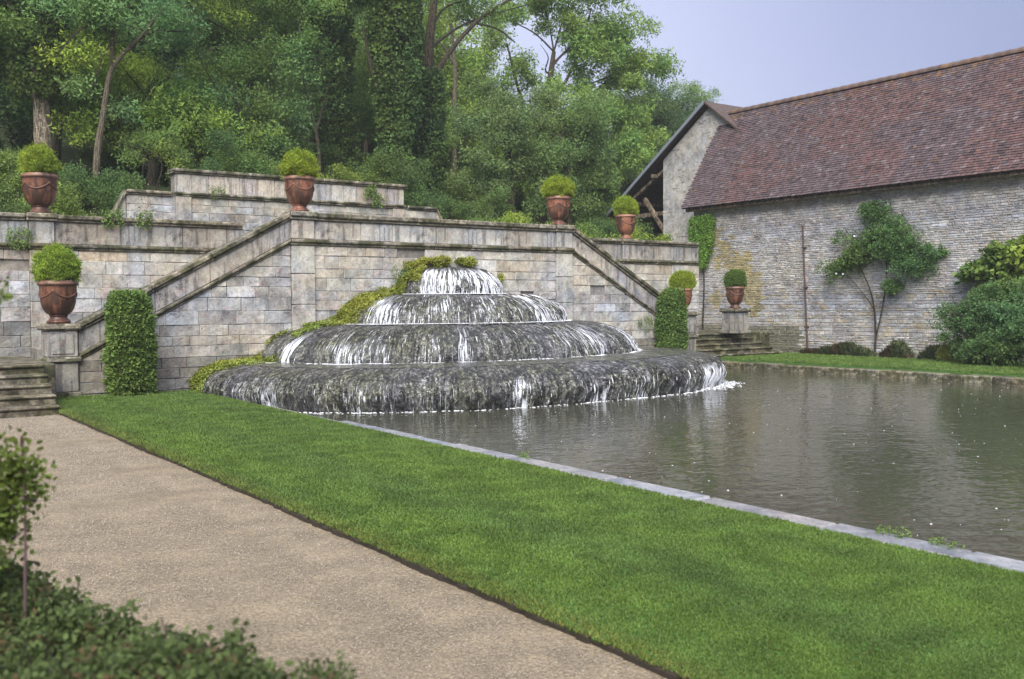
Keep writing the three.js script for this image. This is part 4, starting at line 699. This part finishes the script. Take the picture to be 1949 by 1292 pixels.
{ // shrubs and undergrowth along the top of the walls
  const spots = [[1.2, -25.2, 1.3, 'bright'], [3.0, -26, 1.5, 'dark'], [4.6, -27.4, 1.5, 'mid'], [5.0, -30.6, 2.2, 'mid'], [6.3, -29.6, 1.4, 'dark'], [8.2, -30.4, 1.7, 'mid'], [9.8, -30.6, 1.5, 'dark'], [11.4, -30.2, 1.4, 'mid'], [13, -30.6, 1.4, 'bright'], [14.6, -30.2, 1.2, 'mid'], [16.6, -30.4, 1.7, 'dark'], [18.2, -29.6, 2.0, 'dark'], [19.6, -28.6, 1.8, 'mid'], [20.6, -30.4, 2.4, 'dark'], [21.6, -27.6, 1.7, 'bright'], [23, -28.6, 1.8, 'mid'], [24.4, -27.4, 1.4, 'bright'], [26.0, -29.2, 1.7, 'dark'], [28.4, -35.2, 2.6, 'dark'], [31, -36.5, 2.6, 'dark'], [2.2, -31, 2.4, 'bright'], [3.2, -34, 3, 'mid'], [34.5, -40, 2.6, 'mid'], [19, -25.6, 1.1, 'bright'], [17.6, -26.4, 1.1, 'mid'], [11, -34, 2.6, 'mid'], [14.2, -35.5, 2.8, 'dark'], [8.4, -35.5, 2.6, 'mid'], [17.8, -35.2, 2.4, 'dark'], [21.8, -34, 2.6, 'mid'], [25.5, -36, 2.8, 'dark'], [28.0, -32.8, 1.5, 'dark']];
  const C = { bright: [0.09, 0.135, 0.026], mid: [0.066, 0.104, 0.028], dark: [0.038, 0.068, 0.022] }, place = ['left edge of the frame', 'left of the first urn', 'behind the left retaining wall', 'at the foot of the leaning tree', 'beside the swept wall end', 'over the left end of the upper wall', 'over the stepped wall, left part', 'over the wall left of the middle urn', 'directly behind the middle urn', 'over the right part of the upper wall', 'at the right end of the upper wall', 'below the darkest ivy trunk', 'over the wall right of centre', 'under the forked tree', 'between the two right urns, low', 'left of the small right urn', 'beside the right terrace urn', 'in front of the timber gable', 'deep under the dark tree', 'under the ash crown', 'near the pale left trunk', 'farther left up the bank', 'behind the lean-to end', 'hugging the wall right of the cascade', 'low over the wall above the cascade', 'on the bank behind the middle urn', 'on the bank left of the ivy trunk', 'on the bank behind the leaning tree', 'at the foot of the ivy trunk', 'at the foot of the forked trunk', 'on the bank under the ash', 'inside the open gable end'];
  spots.forEach(([x, z, h, k], i) => {
    const y = z > -28.2 ? 2.9 : H(x, z), r = mulberry(1200 + i), t = thing('shrub', `${k === 'bright' ? 'bright yellow green' : k === 'mid' ? 'mid green' : 'dark green'} shrub ${place[i]}`, 'shrub', [0, 0, 0], 'undergrowth above the terrace walls');
    const lobes = []; for (let j = 0; j < 6; j++) lobes.push([x + (r() - 0.5) * 1.9, y + h * lerp(0.15, 0.85, r()), z + (r() - 0.5) * 1.1, lerp(0.6, 1.05, r()), lerp(0.5, 0.9, r()), 0.8]);
    for (let j = 0; j < 3; j++) part('stem', tube([[x + (r() - 0.5) * 0.4, y - 0.2, z, 0.03], [x + (r() - 0.5), y + h * 0.5, z + (r() - 0.5) * 0.5, 0.02], [x + (r() - 0.5) * 1.6, y + h * 0.85, z + (r() - 0.5), 0.008]], 5), M.bark, t);
    scatter('foliage', lobePts(r, lobes, 330, 0.38, 1.3), G.tree[i % 3], M.leaf, t, 1300 + i, { s: [0.45, 0.8], col: green(C[k], 0.45, 0.35) });
  });
}

// ---------- urns and clipped box balls ----------
function lathe(profile, seg = 40, col = [1, 1, 1], uRep = 0.5) {
  const g = grid(seg, profile.length - 1, (u, v) => { const [r, y] = profile[Math.round(v * (profile.length - 1))], th = -u * Math.PI * 2; return [Math.cos(th) * r, y, Math.sin(th) * r]; }, (u, v) => [u * uRep, profile[Math.round(v * (profile.length - 1))][1] * 0.8]);
  g.setAttribute('color', new THREE.Float32BufferAttribute(Array.from({ length: g.attributes.position.count }, () => col).flat(), 3)); return g;
}
const curveProfile = (pts, n) => { const c = new THREE.CatmullRomCurve3(pts.map((p) => new THREE.Vector3(p[0], p[1], 0)), false, 'centripetal'); return c.getPoints(n).map((p) => [p.x, p.y]); };
const urnParts = {
  foot: [[0.0, 0.0], [0.205, 0.0], [0.21, 0.035], [0.20, 0.05], [0.185, 0.06], [0.165, 0.085], [0.148, 0.115], [0.15, 0.135], [0.165, 0.14], [0.165, 0.155], [0.15, 0.16]],
  body: curveProfile([[0.15, 0.155], [0.205, 0.19], [0.262, 0.27], [0.298, 0.39], [0.314, 0.55], [0.322, 0.7]], 20),
  rim: [[0.32, 0.695], [0.336, 0.70], [0.352, 0.715], [0.358, 0.735], [0.352, 0.755], [0.335, 0.762], [0.338, 0.78], [0.325, 0.79], [0.295, 0.79], [0.285, 0.77], [0.28, 0.70]],
};
const bodyR = (y) => { const p = urnParts.body; let i = 0; while (i < p.length - 2 && p[i + 1][1] < y) i++; return lerp(p[i][0], p[i + 1][0], clamp((y - p[i][1]) / (p[i + 1][1] - p[i][1]))); };
function urn(label, pos, k, turn, warm) {
  const t = thing('terracotta_urn', label, 'urn', pos, 'glazed terracotta garden urns'); t.scale.setScalar(k); t.rotation.y = turn;
  part('foot', lathe(urnParts.foot, 36, [warm * 1.05, warm * 0.95, warm * 0.95]), M.terracotta, t); part('body', lathe(urnParts.body, 40, [warm, warm * 0.95, warm * 0.9], 0.6), M.terracotta, t); part('rim', lathe(urnParts.rim, 40, [1.2 * warm, 1.45 * warm, 1.6 * warm]), M.terracotta, t);
  part('potting_soil', new THREE.CylinderGeometry(0.283, 0.283, 0.03, 28).translate(0, 0.72, 0), M.soil, t);
  for (let i = 0; i < 4; i++) { // raised swags round the body
    const a0 = i * Math.PI / 2, pts = []; for (let j = 0; j <= 6; j++) { const f = j / 6, y = 0.60 - 0.12 * Math.sin(f * Math.PI), a = a0 + f * Math.PI / 2, q = bodyR(y) + 0.004; pts.push([Math.cos(a) * q, y, Math.sin(a) * q, 0.009 + 0.008 * Math.sin(f * Math.PI)]); }
    const g = tube(pts, 6, 0.3); g.setAttribute('color', new THREE.Float32BufferAttribute(Array.from({ length: g.attributes.position.count }, () => [warm * 1.1, warm * 1.05, warm]).flat(), 3)); const gar = part('garland', g, M.terracotta, t);
    const y = 0.6, q = bodyR(y), m = lathe([[0.0, 0], [0.03, 0.0], [0.034, 0.008], [0.025, 0.016], [0.0, 0.02]], 14, [warm * 1.1, warm * 1.05, warm]); m.rotateZ(-Math.PI / 2); m.translate(q - 0.006, y, 0); m.rotateY(-a0); part('medallion', m, M.terracotta, gar);
  }
  return t;
}
function boxBall(label, x, y, z, rx, ry, seed, col = [0.10, 0.142, 0.02]) {
  const r = mulberry(seed), t = thing('box_ball', label, 'clipped box', [0, 0, 0], 'clipped box balls in the urns'), pts = [];
  for (let i = 0; i < 2200; i++) { const th = r() * 6.28, c = lerp(-0.55, 1, r()), s = Math.sqrt(1 - c * c), q = (0.5 + 0.55 * Math.pow(r(), 0.6)) * (0.78 + 0.44 * noise3(Math.cos(th) * s * 4 + 20, c * 4 + 20, Math.sin(th) * s * 4 + 3, seed)) * (r() < 0.05 ? 1.14 : 1); pts.push([x + Math.cos(th) * s * rx * q, y + ry * 0.5 + c * ry * q * 0.72, z + Math.sin(th) * s * rx * q]); }
  const trunk = part('stem', tube([[x, y - 0.08, z, 0.03], [x, y + ry * 0.3, z, 0.02]], 6), M.bark, t);
  scatter('foliage', pts, G.box[0], M.leaf, t, seed + 1, { s: [0.8, 1.5], upright: true, col: green(col, 0.4, 0.25) });
}
const U7 = [
  ['brown urn with dark glaze streaks on the pier of the left retaining wall', 3.9, 3.712, ZL - 0.08, 1.05, 0.4, 0.95, 'bushy box ball in the urn on the left retaining wall'],
  ['tall brown urn on the pedestal at the foot of the left stair', 3.73, 1.442, -20.04, 1.02, 1.1, 0.8, 'lush box ball in the urn above the left steps'],
  ['orange brown urn on the left corner pilaster of the fountain wall', 8.55, 3.756, ZF - 0.1, 0.96, 2.3, 1.15, 'pale box ball in the urn on the fountain wall left corner'],
  ['weathered orange urn on the right corner pilaster of the fountain wall', 15.62, 3.756, ZF - 0.1, 0.93, 0.9, 1.2, 'neat box ball in the urn on the fountain wall right corner'],
  ['mottled orange urn on the right retaining wall in front of the timber gable', 20.35, 3.712, ZL - 0.08, 0.94, 3.6, 1.3, 'round box ball in the urn below the timber gable'],
  ['small red urn mostly hidden behind the right clipped column', 20.22, 1.496, -20.04, 0.84, 4.2, 1.1, 'flattened box ball in the urn behind the right clipped column'],
  ['plain red brown urn on the pedestal beside the barn wall', 24.0, 1.556, -21.45, 0.88, 5, 1.0, 'darker box ball in the urn beside the barn wall'],
];
U7.forEach(([lab, x, y, z, k, turn, warm, bl], i) => { urn(lab, [x, y, z], k, turn, warm); boxBall(bl, x, y + 0.76 * k, z, [0.36, 0.37, 0.355, 0.36, 0.34, 0.32, 0.30][i] * (0.96 + 0.08 * ((i * 37) % 5) / 5), [0.46, 0.50, 0.44, 0.40, 0.44, 0.38, 0.42][i], 1500 + i * 5, i === 6 ? [0.045, 0.08, 0.018] : undefined); });

// ---------- clipped columns against the stair walls ----------
function column(label, x, y0, y1, z, rx, rz, seed) {
  const r = mulberry(seed), t = thing('clipped_column', label, 'topiary', [0, 0, 0], 'clipped evergreen columns'), pts = [];
  for (let i = 0; i < 5600; i++) { const v = r(), th = r() * 6.28, sq = 1 / Math.pow(Math.abs(Math.cos(th)) ** 4 + Math.abs(Math.sin(th)) ** 4, 0.25), w = (0.94 + 0.10 * Math.sin(Math.PI * Math.pow(v, 0.6))) * (v > 0.93 ? 0.97 : 1) * (0.72 + 0.52 * noise3(Math.cos(th) * 2.5 + 20, v * 8 + 20, Math.sin(th) * 2.5 + 3, seed)) * (1 - 0.18 * sstep(0.9, 1, v)) * (r() < 0.06 ? 1.12 : 1), q = v > 0.95 ? Math.sqrt(r()) : 0.6 + 0.4 * Math.pow(r(), 0.35); pts.push([x + Math.cos(th) * rx * sq * w * q * 0.9, lerp(y0 + 0.04, y1, v), z + Math.sin(th) * rz * sq * w * q * 0.9]); }
  part('stem', tube([[x, y0 - 0.05, z, 0.05], [x, y1 * 0.6, z, 0.03]], 6), M.bark, t);
  scatter('foliage', pts, G.yew[0], M.leaf, t, seed + 1, { s: [0.8, 1.5], col: green([0.05, 0.085, 0.022], 0.5, 0.45) });
}
column('clipped evergreen column on the lawn against the left stair wall', 4.86, 0.02, 1.95, ZF + 0.38, 0.33, 0.30, 1601);
column('clipped evergreen column against the right stair wall behind the fountain', 19.16, 0.0, 2.02, ZF + 0.4, 0.29, 0.28, 1605);

// ---------- moss, weeds ----------
M.weed = new THREE.MeshPhysicalMaterial({ color: new THREE.Color(0.15, 0.24, 0.045), roughness: 0.8, side: THREE.DoubleSide, transmission: 0.3, thickness: 0 });
{
  const r = mulberry(1700), pts = [];
  for (let i = 0; i < 9000; i++) { // left shoulders of the tiers
    const k = [0, 1, 1, 2, 2, 3][(r() * 6) | 0], f = 1 - [0.035, 0.06, 0.10, 0.10][k] * r() * (0.4 + 1.2 * noise3(r() * 3 + 4, r() * 4 + 2, k, 5)), s = Math.pow(r(), 0.8), p = tierPoint(k, f * Math.PI, s, 0.01 + 0.04 * r());
    if (noise3(p[0] * 2.4 + 20, p[1] * 2.4 + 20, p[2] * 2.4, 7) < 0.4) continue; pts.push(p);
  }
  const fringe = (line, n, th0) => { for (let i = 0; i < n; i++) { const q = r() * (line.length - 1), k = Math.min(line.length - 2, q | 0), f = q - k, nz = noise3(q * 5 + line[0][0] * 9, 3, 2, 31); if (nz < 0.3) continue; const th = th0 * (0.25 + 1.5 * nz * nz); pts.push([lerp(line[k][0], line[k + 1][0], f) + (r() - 0.5) * th, lerp(line[k][1], line[k + 1][1], f) + (r() - 0.5) * th * 1.3, ZF + 0.02 + r() * 0.12]); } };
  fringe([[10.85, 2.0], [10.95, 2.3], [11.15, 2.62], [11.5, 2.76], [12.2, 2.77], [12.9, 2.75]], 1500, 0.12);
  fringe([[9.2, 1.42], [9.7, 1.75], [10.3, 1.98], [10.9, 2.08]], 900, 0.14); fringe([[7.5, 0.6], [8.0, 0.85], [8.6, 1.12], [9.2, 1.38]], 1100, 0.18); fringe([[6.1, 0.2], [6.6, 0.45], [7.5, 0.6]], 600, 0.16); fringe([[13.5, 2.2], [13.7, 2.4]], 90, 0.12);
  const m = scatter('moss', pts, G.moss[0], M.leafOpaque, scene, 1701, { s: [1, 2.4], upright: true, col: green([0.072, 0.09, 0.013], 0.45, 0.5) }); tag(m, 'yellow green moss on the left shoulders of the fountain tiers', 'moss', null, 'stuff');
  const bits = [[16.9, 3.1, ZL + 0.1, 0], [5.3, 3.66, ZL + 0.09, 44], [5.9, 3.66, ZL + 0.09, 26], [3.45, 3.18, ZL + 0.12, 34], [14.5, 5.35, ZU + 0.1, 46], [14.8, 5.1, ZU + 0.12, 30], [9.6, 5.05, ZU + 0.1, 16], [6.1, 4.0, ZU + .1, 10], [10.9, 2.45, ZF + 0.1, 20], [18.5, 1.2, ZF + 0.06, 14]];
  bits.push([6.32, 0.06, -4.15, 16], [6.31, 0.06, -3.75, 12], [6.3, 0.06, -8.6, 9]);
  bits.forEach(([x, y, z, n], i) => { if (!n) return; const q = []; for (let j = 0; j < n; j++) q.push(i > 9 ? [x + (r() - 0.5) * 0.1, y + r() * 0.03, z + (r() - 0.5) * 0.22] : [x + (r() - 0.5) * 0.4, y + (r() - 0.5) * 0.35, z + (r() - 0.4) * 0.08]); const gl = q.map((p) => { const g = G.rose[0].clone(), k = lerp(0.5, 1, r()) * (i > 9 ? 0.4 : 1); g.rotateY(r() * 6.28); g.scale(k, k, k); g.translate(...p); return g; }), t = part(numbered('wall_weed'), merge(gl), M.weed, scene); tag(t, ['', 'weed tuft on the left wall cap, larger', 'small weed tuft on the left wall cap', 'weed tuft growing left of the first pier', 'leafy weed on the right end of the upper wall', 'lower leafy weed beside the upper wall right pier', 'weed on the upper wall string course', 'weed by the swept wall end', 'dark weed beside the top cascade tier', 'weed on the right stair wall', 'small weed on the pool kerb nearest the right edge of the picture', 'second tiny weed on the pool kerb, nearer the viewer', 'tiny weed on the pool kerb halfway to the cascade'][i], 'weed', 'weeds growing from the walls'); });
}
{ // ivy hanging at the barn corner
  const r = mulberry(1750), q = []; for (let i = 0; i < 900; i++) { const y = lerp(3.0, 4.85, Math.pow(r(), 0.8)), w = 0.42 * sstep(2.9, 4.0, y) + 0.12; q.push([XB - 0.1 - r() * 0.15, y, -25.15 + (r() - 0.5) * 2 * w]); }
  const t = thing('climbing_ivy', 'bright green ivy hanging at the left corner of the barn wall', 'ivy'); part('stem', tube([[XB - 0.06, 0.7, -25.2, 0.03], [XB - 0.08, 2.5, -25.1, 0.025], [XB - 0.08, 4.6, -25.2, 0.012]], 6), M.bark, t); scatter('foliage', q, G.rose[0], M.leaf, t, 1751, { s: [0.7, 1.2], col: green([0.07, 0.13, 0.025], 0.4, 0.3) });
}
{ // climbing rose on the barn wall
  const r = mulberry(1760), t = thing('climbing_rose', 'climbing rose with bare lower stems spread over the barn wall', 'climbing rose'), X = XB - 0.14;
  for (const s of [[[X, 0, -18.0, 0.035], [X, 0.6, -17.95, 0.032], [X, 1.5, -18.0, 0.028], [X, 2.1, -18.15, 0.02], [X, 3, -18.6, 0.014]], [[X, 0.6, -17.95, 0.025], [X, 1.4, -17.75, 0.022], [X, 2.4, -17.6, 0.018], [X, 3.8, -17.6, 0.012]], [[X, 1.5, -18.0, 0.018], [X, 2.0, -18.4, 0.014], [X, 2.6, -19, 0.01]]]) part('stem', tube(s, 6, 0.2), M.bark, t);
  const lobes = [[X - 0.05, 4.3, -17.75, 0.35, 0.75, 0.85], [X - 0.05, 3.6, -18.4, 0.3, 0.8, 0.8], [X - 0.08, 3.4, -17.3, 0.38, 0.8, 0.75], [X - 0.08, 2.7, -17.3, 0.38, 0.75, 0.6], [X - 0.05, 3.0, -16.7, 0.3, 0.55, 0.7], [X, 2.85, -19.1, 0.26, 0.42, 0.6], [X - 0.05, 2.2, -17.5, 0.28, 0.5, 0.3], [X, 3.2, -16.1, 0.2, 0.35, 0.3]];
  scatter('foliage', lobePts(r, lobes, 2000, 0.43, 2.2, 1.7), G.rose[0], M.leaf, t, 1761, { s: [0.7, 1.2], col: green([0.038, 0.075, 0.026], 0.45, 0.4) });
  for (const [y, z] of [[3.75, -18.55], [3.7, -17.5], [2.62, -19.2], [2.6, -18.95]]) part('flower', new THREE.IcosahedronGeometry(0.035, 1).scale(1, 0.9, 1).translate(X - 0.24, y, z), M.foam, t);
}
{ // vine with broad leaves and the big shrub in front
  const r = mulberry(1770), t = thing('grape_vine', 'broad leaved vine climbing the barn wall at the right edge', 'vine'), X = XB - 0.25;
  part('stem', tube([[X, 0, -14.2, 0.05], [X, 1.4, -14.3, 0.04], [X, 2.6, -14.6, 0.025]], 6, 0.2), M.bark, t); part('stem', tube([[X, 1.4, -14.3, 0.03], [X, 2.6, -13.2, 0.02], [X, 3.0, -12.4, 0.012]], 6, 0.2), M.bark, t);
  scatter('foliage', lobePts(r, [[X, 2.7, -14.5, 0.35, 0.5, 0.6, 0.8], [X, 2.95, -13.8, 0.4, 0.65, 0.7], [X, 2.6, -13.0, 0.45, 0.9, 0.9], [X, 2.2, -13.9, 0.45, 0.6, 0.8], [X, 3.2, -12.6, 0.4, 0.7, 0.9], [X, 2.3, -12.2, 0.5, 0.9, 1]], 800, 0.42, 1.9, 1.5), G.vine[0], M.leaf, t, 1771, { s: [0.7, 1.2], col: green([0.055, 0.09, 0.022], 0.5, 0.45) });
  const s = thing('large_shrub', 'large rounded dark green shrub on the far lawn at the right edge', 'shrub', [0, 0, 0]), q = mulberry(1775);
  for (let i = 0; i < 7; i++) part('stem', tube([[25.1 + (q() - 0.5) * 0.3, -0.05, -13.6 + (q() - 0.5) * 0.5, 0.03], [25 + (q() - 0.5) * 0.8, 0.8, -13.7 + (q() - 0.5), 0.022], [25 + (q() - 0.5) * 1.2, 1.6, -13.7 + (q() - 0.5) * 2, 0.008]], 5), M.bark, s);
  scatter('foliage', lobePts(q, [[25.2, 0.8, -14.0, 0.8, 0.75, 1.0], [25.1, 1.4, -13.9, 0.8, 0.6, 1.0], [24.9, 0.6, -13.2, 0.8, 0.65, 0.9], [25.2, 1.8, -13.3, 0.7, 0.5, 0.9], [25, 1.2, -12.6, 0.8, 1.0, 0.9], [25.3, 1.3, -14.7, 0.5, 0.4, 0.6], [25.4, 1.9, -12.4, 0.7, 0.6, 0.9]], 1500, 0.33, 1.6, 1.3), G.rose[0], M.leaf, s, 1776, { s: [0.6, 1.1], col: green([0.042, 0.08, 0.03], 0.5, 0.3) });
  for (const [x, y, z, a, lab] of [[25.6, 0.25, -15.05, 0.34, 'small clipped yellowish box mound left of the large shrub'], [24.4, 0.25, -11.9, 0.42, 'yellow green clipped mound at the extreme right edge']]) { const m = thing('box_mound', lab, 'shrub', [0, 0, 0], 'small clipped mounds on the far lawn'), w = mulberry(1780 + (x * 10 | 0)), p = []; for (let i = 0; i < 1500; i++) { const th = w() * 6.28, c = lerp(-0.7, 1, w()), sn = Math.sqrt(1 - c * c), k = 0.6 + 0.4 * w() ** 0.4; p.push([x + Math.cos(th) * sn * a * k, y + c * a * 0.85 * k, z + Math.sin(th) * sn * a * k]); } part('stem', tube([[x, 0, z, 0.03], [x, 0.2, z, 0.02]], 5), M.bark, m); scatter('foliage', p, G.box[0], M.leaf, m, 1790 + (x * 10 | 0), { s: [0.9, 1.6], col: green([0.10, 0.12, 0.03], 0.4, 0.4) }); }
}
{ // dry brown and green border plants along the barn foot
  const r = mulberry(1800), q = [], w = [];
  for (let i = 0; i < 5200; i++) { const z = lerp(-22.8, -14.8, r()), n = noise3(z * 1.7 + 40, 4, 2, 9); if (n < 0.3) continue; q.push([XB - 0.12 - r() * 0.45, 0.04 + r() * 0.42 * sstep(0.3, 0.75, n), z]); }
  const m = scatter('border_plants', q, G.dry[0], M.leafOpaque, scene, 1801, { s: [0.6, 1.3], upright: true, col: (p, rr) => { const v = 0.6 + 0.8 * rr(); return noise3(p[2] * 2 + 40, 3, 1, 4) > 0.45 ? [0.10 * v, 0.075 * v, 0.04 * v] : [0.08 * v, 0.105 * v, 0.04 * v]; } }); tag(m, 'low strip of brown and green plants along the barn foot', 'plants', null, 'stuff');
}

// ---------- turf, gravel grains ----------
{
  const r = mulberry(1900), q = []; const stripe = (x, z) => noise3(x * 1.1 + 40, z * 0.35 + 60, 2, 12);
  for (let i = 0; i < 190000; i++) { const d = Math.pow(r(), 1.9), z = lerp(-1.8, -19.65, d), x = lerp(3.178, 6.1, r()); q.push([x, 0.036, z, lerp(0.4, 1.0, d)]); }
  for (let i = 0; i < 14000; i++) q.push([22.3 + r() * 3.9, 0.025, lerp(-9, -21, r()), 1.4]);
  const m = scatter('lawn_grass', q, G.grass[0], M.leafOpaque, scene, 1901, { s: [0.7, 1.15], upright: true, col: (p, rr) => { const n = 0.5 * stripe(p[0], p[2]) + 0.25 + 0.16 * Math.sin(p[0] * 5.2 + 1.1 * noise3(p[2] * 0.3 + 50, 3, 1, 8)), f = noise3(p[0] * 5 + 40, p[2] * 5 + 60, 1, 14), v = (0.72 + 0.5 * rr()) * (0.72 + 0.56 * f), y = (n - 0.5) * 0.7, e = sstep(3.45, 3.22, p[0]) * 0.5 * rr(); return [0.128 * v * (1 + y * 0.5 + e), 0.212 * v * (1 + y * 0.4), 0.04 * v * (1 - y * 0.2)]; } }); tag(m, 'short mown grass blades of the lawns', 'grass', null, 'stuff');
  const p = []; for (let i = 0; i < 60000; i++) { const d = Math.pow(r(), 1.7), z = lerp(-1.5, -17.2, d), x = lerp(0.7, 3.14, r()); p.push([x, 0.002, z, lerp(0.55, 1.3, d)]); }
  const g = new THREE.IcosahedronGeometry(0.007, 0); g.scale(1.2, 0.7, 1);
  const s = scatter('gravel_grains', p, g, std({ roughness: 1 }), scene, 1902, { s: [0.35, 0.9], col: (a, rr) => { const v = 0.7 + 0.5 * rr(), w = rr() * 0.12; return [0.35 * v + w * 0.1, 0.31 * v, 0.255 * v]; } }); tag(s, 'loose beige gravel grains on the path', 'gravel', null, 'stuff');
}
// ---------- foreground planting ----------
{
  const r = mulberry(2000), t = thing('low_hedge', 'low dense leafy hedge in the near left corner', 'hedge'), pts = [];
  const edge = (z) => lerp(0.98, 0.50, clamp((-1.7 - z) / 1.7)); // hedge face along the path
  for (let i = 0; i < 30000; i++) { const z = lerp(-1.1, -3.55, r()), xm = edge(z), x = xm - (xm + 0.9) * Math.pow(r(), 1.2), y = 0.90 + 0.14 * (noise3(x * 2.2 + 30, z * 2.2 + 30, 3, 6) - 0.5) + 0.05 * (noise3(x * 9 + 30, z * 9 + 30, 3, 7) - 0.5) - 0.10 * sstep(xm - 0.14, xm, x), f = r(); if (f < 0.7) pts.push([x, y - 0.14 * r() ** 1.5, z]); else pts.push([xm - 0.02 - 0.1 * r() + 0.05 * noise3(z * 8, r() * 3, 4), lerp(0.05, y, r()), z]); }
  for (let i = 0; i < 26; i++) { const z = lerp(-1.5, -3.4, r()), x = edge(z) - r() * 0.7; part('twig', tube([[x, 0.6, z, 0.003], [x + (r() - 0.5) * 0.05, 0.86, z, 0.002], [x + (r() - 0.5) * 0.06, 0.92 + r() * 0.05, z + (r() - 0.5) * 0.05, 0.0015]], 4), M.bark, t); }
  for (let i = 0; i < 24; i++) { const z = lerp(-1.2, -3.4, (i + r()) / 24), x = edge(z) - 0.15 - r() * 0.5; part('stem', tube([[x, 0, z, 0.014], [x + (r() - 0.5) * 0.1, 0.8, z, 0.006]], 5), M.bark, t); }
  scatter('foliage', pts, G.near[0], M.leaf, t, 2001, { s: [0.8, 1.4], col: (p, rr) => { const v = 0.5 + rr(), red = rr() < 0.08; return red ? [0.13 * v, 0.09 * v, 0.045 * v] : [0.095 * v, 0.135 * v, 0.042 * v]; } });
  const b = thing('leafy_bush', 'loose leafy bush entering the picture at the left edge', 'bush'), q = [];
  const st = [[[0.2, 0, -3.2, 0.012], [0.3, 0.7, -3.2, 0.01], [0.4, 1.3, -3.17, 0.004]], [[0.15, 0, -3.15, 0.012], [0.25, 0.9, -3.1, 0.009], [0.38, 1.85, -3.15, 0.003]], [[0.2, 0, -3.3, 0.012], [0.32, 0.8, -3.3, 0.009], [0.48, 1.22, -3.2, 0.003]], [[0.1, 0, -3.2, 0.012], [0.1, 0.9, -3.2, 0.009], [0.3, 1.6, -3.25, 0.003]]];
  for (const s of st) { part('stem', tube(s, 5), M.bark, b); const c = new THREE.CatmullRomCurve3(s.map((a) => new THREE.Vector3(a[0], a[1], a[2]))); for (let i = 0; i < 34; i++) { const o = c.getPoint(lerp(0.55, 1, Math.sqrt(r()))); q.push([o.x + (r() - 0.5) * 0.14, o.y + (r() - 0.5) * 0.1, o.z + (r() - 0.5) * 0.14]); } }
  for (let i = 0; i < 60; i++) { const a = r() * 6.28, d = Math.sqrt(r()); q.push([0.43 + Math.cos(a) * d * 0.09, 1.25 + Math.sin(a) * d * 0.12, -3.15 + (r() - 0.5) * 0.12]); }
  scatter('foliage', q, G.near[0], M.leaf, b, 2003, { s: [0.8, 1.5], col: green([0.042, 0.07, 0.02], 0.45, 0.4) });
  const k = thing('seed_stalk', 'bare brown flower stalk with a spent head standing in the hedge', 'stalk');
  part('stem', tube([[0.47, 0.02, -3.0, 0.006], [0.46, 0.86, -3.04, 0.005], [0.475, 1.15, -3.1, 0.004], [0.478, 1.37, -3.14, 0.003]], 6), std({ color: new THREE.Color(0.085, 0.045, 0.05), roughness: 0.7 }), k);
  part('spent_head', new THREE.IcosahedronGeometry(0.007, 1).scale(0.8, 2.6, 0.8).translate(0.478, 1.36, -3.14), M.soil, k);
  for (const [y, s] of [[1.02, 1], [1.1, -1], [1.2, 1], [0.95, -1]]) part('bract', new THREE.ConeGeometry(0.006, 0.035, 5).rotateZ(s * 1.1).translate(0.468 + s * 0.018, y, -3.08), M.bark, k);
}
renderer.render(scene, camera);
